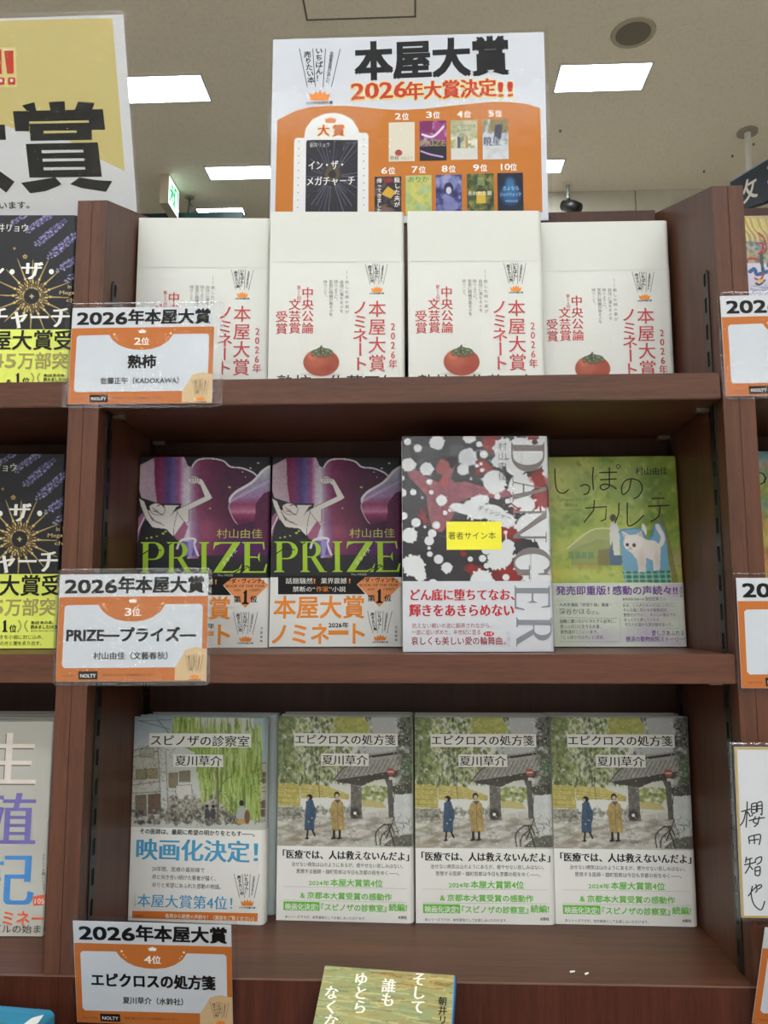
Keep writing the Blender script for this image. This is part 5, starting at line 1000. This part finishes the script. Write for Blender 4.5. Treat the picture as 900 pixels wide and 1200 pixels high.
s.text('ありか', 450, 508, 20, 62, 'med', (110, 120, 50), 4); s.text('失われた貌', 628, 548, 14, 70, 'min', (226, 220, 200), 4); s.text('さよなら', 732, 533, 14, 46, 'sans', (176, 206, 226), 4); s.text('ジャバウォック', 722, 552, 13, 62, 'sans', (176, 206, 226), 4); s.text('伊坂幸太郎', 738, 570, 9, 36, 'sans', (150, 180, 206), 4, res=1)
s.build('poster_print', po)
def rect_canvas(x0, y0, x1, y1, res=7e-4):
    a = s.inv([(x0, y1), (x1, y0)]); return Canvas(s, a[0][0], a[0][1], a[1][0], a[1][1], res)
g = random.Random(12); yl = -1e-4 - 3 * LAY
c = rect_canvas(143, 380, 298, 604, 6e-4); c.fill((38, 36, 42))
for k in range(46): a = k / 46 * 6.283; r = g.uniform(60, 150); c.line([(220 + 30 * math.cos(a), 490 + 30 * math.sin(a)), (220 + r * math.cos(a), 490 + r * math.sin(a))], g.uniform(1.5, 3.5), g.choice([(86, 82, 104), (60, 56, 70), (110, 104, 124)]), .8)
c.ell(222, 484, 24, 24, (92, 78, 52), .9, .2); c.ell(222, 484, 12, 12, (40, 36, 36), 1, .1); c.build('cover_picture', po, y=yl)
PAL = [[(214, 206, 186)], [(120, 40, 100), (40, 30, 44), (190, 150, 180), (150, 70, 130)], [(206, 200, 170), (150, 150, 90), (110, 110, 96), (220, 218, 206)], [(196, 200, 206), (170, 176, 186), (120, 110, 70)], [(36, 34, 40), (60, 50, 56), (120, 90, 80)], [(190, 190, 96), (150, 170, 90), (206, 190, 110), (150, 180, 150)], [(60, 66, 120), (130, 134, 180), (36, 40, 80), (170, 170, 206)], [(60, 76, 40), (110, 120, 60), (40, 50, 36), (150, 140, 80)], [(20, 26, 44), (24, 30, 50), (20, 24, 40)]]
for x0, y0, x1, y1, n_, k in TH:
    c = rect_canvas(x0, y0, x1, y1, 6e-4); c.fill(PAL[k][0]); W_ = x1 - x0; H_ = y1 - y0; X = lambda a: x0 + a * W_; Y = lambda b: y0 + b * H_
    if k: c.dabs(120, (x0, y0, x1, y1), PAL[k], (3, 9), 40 + k, .6, 1.6)
    if k == 0: c.ell(X(.38), Y(.78), 11, 9, (176, 60, 56), 1, .1); c.ell(X(.38), Y(.72), 5, 2.5, (70, 84, 58), 1, .2)
    if k == 1: c.poly([(X(.1), Y(0)), (X(.5), Y(0)), (X(.45), Y(.3)), (X(.15), Y(.3))], (120, 40, 90)); c.poly([(X(.55), Y(.05)), (X(.95), Y(.1)), (X(.9), Y(.5)), (X(.6), Y(.5))], (150, 60, 120)); c.curve([(X(.1), Y(.35)), (X(.5), Y(.4)), (X(.9), Y(.15))], 6, (220, 214, 216)); c.poly([(x0, Y(.66)), (x1, Y(.6)), (x1, y1), (x0, y1)], (34, 30, 38)); c.curve([(X(.05), Y(.76)), (X(.4), Y(.84)), (X(.85), Y(.9))], 5, (190, 150, 206))
    if k == 2: c.poly([(x0, y0), (x1, y0), (x1, Y(.4)), (x0, Y(.45))], (176, 178, 140), .6); c.line([(X(.3), Y(.45)), (X(.3), Y(.75))], 8, (70, 90, 110)); c.line([(X(.6), Y(.45)), (X(.6), Y(.75))], 8, (170, 140, 90)); c.poly([(x0, Y(.72)), (x1, Y(.7)), (x1, y1), (x0, y1)], (204, 202, 194))
    if k == 3: c.poly([(X(.3), y0), (x1, y0), (x1, Y(.3)), (X(.6), Y(.4)), (X(.3), Y(.25))], (130, 116, 66)); c.poly([(X(.5), Y(.15)), (X(.8), Y(.1)), (X(.7), Y(.5)), (X(.45), Y(.42))], (60, 60, 76)); c.poly([(x0, Y(.5)), (x1, Y(.55)), (x1, y1), (x0, y1)], (204, 206, 210), .8)
    if k == 4: c.poly([(X(.25), Y(.45)), (X(.5), Y(.25)), (X(.8), Y(.4)), (X(.6), Y(.55))], (206, 160, 50)); c.ell(X(.5), Y(.1), 14, 8, (150, 50, 40), .9); c.ell(X(.5), Y(.85), 20, 10, (120, 90, 90), .8)
    if k == 6: c.ell(X(.5), Y(.35), 14, 18, (40, 40, 76), 1, .1); c.ell(X(.5), Y(.4), 8, 11, (206, 196, 206), 1, .1); c.ell(X(.5), Y(.75), 18, 26, (120, 120, 170), .9, .2)
    if k == 7: c.poly([(X(.35), Y(.45)), (X(.68), Y(.45)), (X(.68), Y(.75)), (X(.35), Y(.75))], (204, 170, 60)); c.poly([(X(.4), Y(.1)), (X(.66), Y(.1)), (X(.66), Y(.3)), (X(.4), Y(.3))], (170, 190, 120), .5)
    if k == 8: c.ell(X(.5), Y(.55), 30, 34, (30, 72, 120), 1, .2); c.ell(X(.5), Y(.5), 20, 22, (44, 110, 160), .8, .4); c.ell(X(.5), Y(.25), 14, 16, (50, 120, 170), .8, .4)
    c.build('cover_picture', po, y=yl)
film(po, 0, 0, w, h, .003, -.0010, .0008, film_mat('poster_lamination', .3, 22, .03, fac=1.05))
place(po, (.1150, .1575, .4535), 0, 0, -.2)

# ---------------------------------------------------------------- large sign over the left bay
w, h = .40, .2110
sg = empty('award_sign'); tag(sg, 'large laminated cream-yellow sign with bold black characters leaning forward, top left', 'sign')
box('sign_sheet', (.003, 0, 0), (w - .0035, .0004, h - .004), mat('sign_paper', (218, 218, 219), .4, vary=.01), sg)
s = Sheet([(-1305, 74), (682, 60), (-1146, 1232), (757, 1193)], w, h, -1e-4)
YL = (208, 192, 124)
P = [(608, 98), (-1260, 98), (-1180, 660), (40, 662), (120, 690), (370, 745), (540, 850), (672, 918)]
s.poly(P, YL, 0)
for q, col, ly in (([(-60, 238), (-60, 450), (96, 450), (92, 240)], (226, 212, 140), 1), ([(-52, 250), (-48, 382), (16, 382), (14, 250)], (206, 62, 50), 2), ([(28, 254), (44, 380), (80, 380), (78, 252)], (206, 62, 50), 2), ([(24, 254), (78, 252), (78, 256), (24, 258)], (240, 236, 226), 3)): s.poly(q, col, ly)
for x in (8, 66): s.rrect(x - 18, 400, x + 22, 440, 8, (206, 62, 50), 2); s.rect(x - 6, 408, x + 10, 424, (240, 232, 224), 3)
# big characters, the last one as heavy bars
BKI = (22, 21, 24)
for q in ([(122, 552), (150, 582), (200, 582), (190, 534)], [(266, 536), (276, 582), (354, 582), (352, 532)], [(424, 536), (404, 582), (498, 582), (512, 544)],
          [(74, 582), (86, 692), (162, 692), (160, 655), (482, 652), (484, 690), (568, 690), (556, 578)], [(160, 640), (168, 746), (498, 744), (494, 640)],
          [(142, 762), (162, 950), (550, 948), (528, 758)], [(116, 978), (166, 1038), (250, 1026), (336, 990), (300, 948), (220, 962)], [(380, 988), (440, 1010), (572, 1032), (606, 972), (520, 966), (430, 950)]): s.poly(q[::-1], BKI, 1)
for q in ([(160, 640), (164, 652), (482, 650), (480, 638)], [(238, 692), (240, 706), (416, 704), (416, 692)]): s.poly(q[::-1], YL, 2)
for a, b, y in ((227, 452, 806), (232, 457, 853), (237, 462, 901)): s.poly([(a, y - 8), (a + 2, y + 8), (b, y + 6), (b - 2, y - 8)][::-1], (214, 214, 214), 2)
s.poly([(-440, 655), (-440, 738), (36, 738), (30, 655)][::-1], BKI, 1); s.poly([(-190, 560), (-190, 800), (-120, 900), (36, 1034), (82, 972), (-40, 880), (-110, 740), (-110, 560)], BKI, 1); s.poly([(-200, 740), (-250, 880), (-400, 980), (-360, 1040), (-200, 930), (-110, 780)], BKI, 1)
s.text('が選出しています。', -250, 1128, 46, 412, 'bold', (48, 46, 46), 1)
s.build('sign_print', sg); film(sg, 0, 0, w, h, .008, -.0012, .0008, film_mat('sign_lamination', .9, 60, .04, fac=1.5))
place(sg, (-.4264, .1606, .4640), 0, -18, 0)

# ---------------------------------------------------------------- ledge and the books in front
lg = empty('front_ledge', (0, 0, FLOOR)); tag(lg, 'low walnut display ledge in front of the bookcase base, below the frame', 'ledge')
LT = -.3415
box('ledge_top', (-.5, -.32, LT - .02 - FLOOR), (1.05, -.0018, LT - FLOOR), WH, lg); box('ledge_front', (-.5, -.3, 0), (1.05, -.28, LT - .0202 - FLOOR), WV, lg)
w, h, t = .1025, .1445, .014
bb = book('pocket_book', 'gold and green brushstroke paperback with white title characters, bottom edge centre', None, w, h, t, (0, 0, 0), 0, 0, mat('blue_spine', (76, 140, 190), .4, vary=.03), .002, .0004)
s = Sheet([(90, 38), (768, 104), (-145, 1245), (705, 1356)], w, h); c = Canvas(s, 0, 0, w - .0012, h, 6e-4); g = random.Random(77)
c.fill((150, 152, 100)); mm = vnoise(c.cx / 200, c.cy / 60, 2, 3)[..., None]; c.rgb = np.array((172, 148, 84.)) * mm + np.array((132, 148, 110.)) * (1 - mm)
for k in range(900):
    x, y = g.uniform(-150, 800), g.uniform(20, 1350); a = g.uniform(-.12, .3); L = g.uniform(40, 150); warm = x + g.uniform(-250, 250) > 380
    c.line([(x, y), (x + L * math.cos(a), y + L * math.sin(a))], g.uniform(4, 12), g.choice([(186, 152, 82), (150, 112, 56), (206, 180, 110), (128, 92, 50)] if warm else [(140, 158, 116), (170, 176, 130), (108, 128, 92), (196, 186, 130)]), .6)
c.build('cover_artwork', bb); WT = (232, 228, 214)
for tx, x, y0 in (('そして', 585, 84), ('誰も', 428, 128), ('ゆとら', 282, 84), ('なくなった', 122, 170)): s.vtext(tx, x, y0, 96, 88 * len(tx), 'minb', WT, 1, xe=x - 12)
s.vtext('朝井リョウ', 702, 242, 56, 290, 'bold', (36, 32, 30), 1); s.build('cover_lettering', bb)
place(bb, (.1861, -.1204, LT + .0125), -7.7, 52.3, 0)
TEALB = mat('teal_blue_jacket', (40, 132, 166), .35, vary=.04)
for k in range(4):
    o = book('teal_book', '', 'stack of teal blue books at the bottom left corner', .128, .184, .0190, (0, 0, 0), 0, 0, TEALB, .005)
    if k == 3:
        s = Sheet([(0, 0), (128, 0), (0, 184), (128, 184)], .128, .184); s.c = [np.array(q, float) for q in ((0, 0), (128, 0), (0, 184), (128, 184))]
        c = Canvas(s, .03, .1, .118, .176, 9e-4); c.fill((44, 134, 166)); c.poly([(60, 60), (64, 34), (76, 22), (92, 26), (104, 44), (108, 66), (90, 84), (60, 84)], (132, 134, 100), noise=.6); c.dabs(60, (60, 26, 108, 84), [(96, 100, 74), (176, 172, 130), (70, 76, 60)], (2, 6), 71, .6); c.build('cover_artwork', o)
        s2 = Sheet([(0, 0), (128, 0), (0, 184), (128, 184)], .128, .184); s2.poly([(118, 14), (124, 8), (127, 20), (122, 34), (117, 30)], (226, 226, 220), 1); s2.build('cover_lettering', o)
    # lying flat, covers up, heads towards the bookcase
    dx = (-.014, -.026, -.0065, -.0225)[k]
    o.matrix_world = Matrix.Translation((-.128 + dx, -.0135 - .184 - (.0, .002, -.004, .004)[k], LT + .0170 + k * .0200)) @ Matrix.Rotation(R(-7), 4, 'Z') @ Matrix.Rotation(R(-90), 4, 'X')
    o['label'] = ('bottom', 'second from bottom', 'second from top', 'topmost')[k] + ' teal blue book of the stack at the lower left corner'
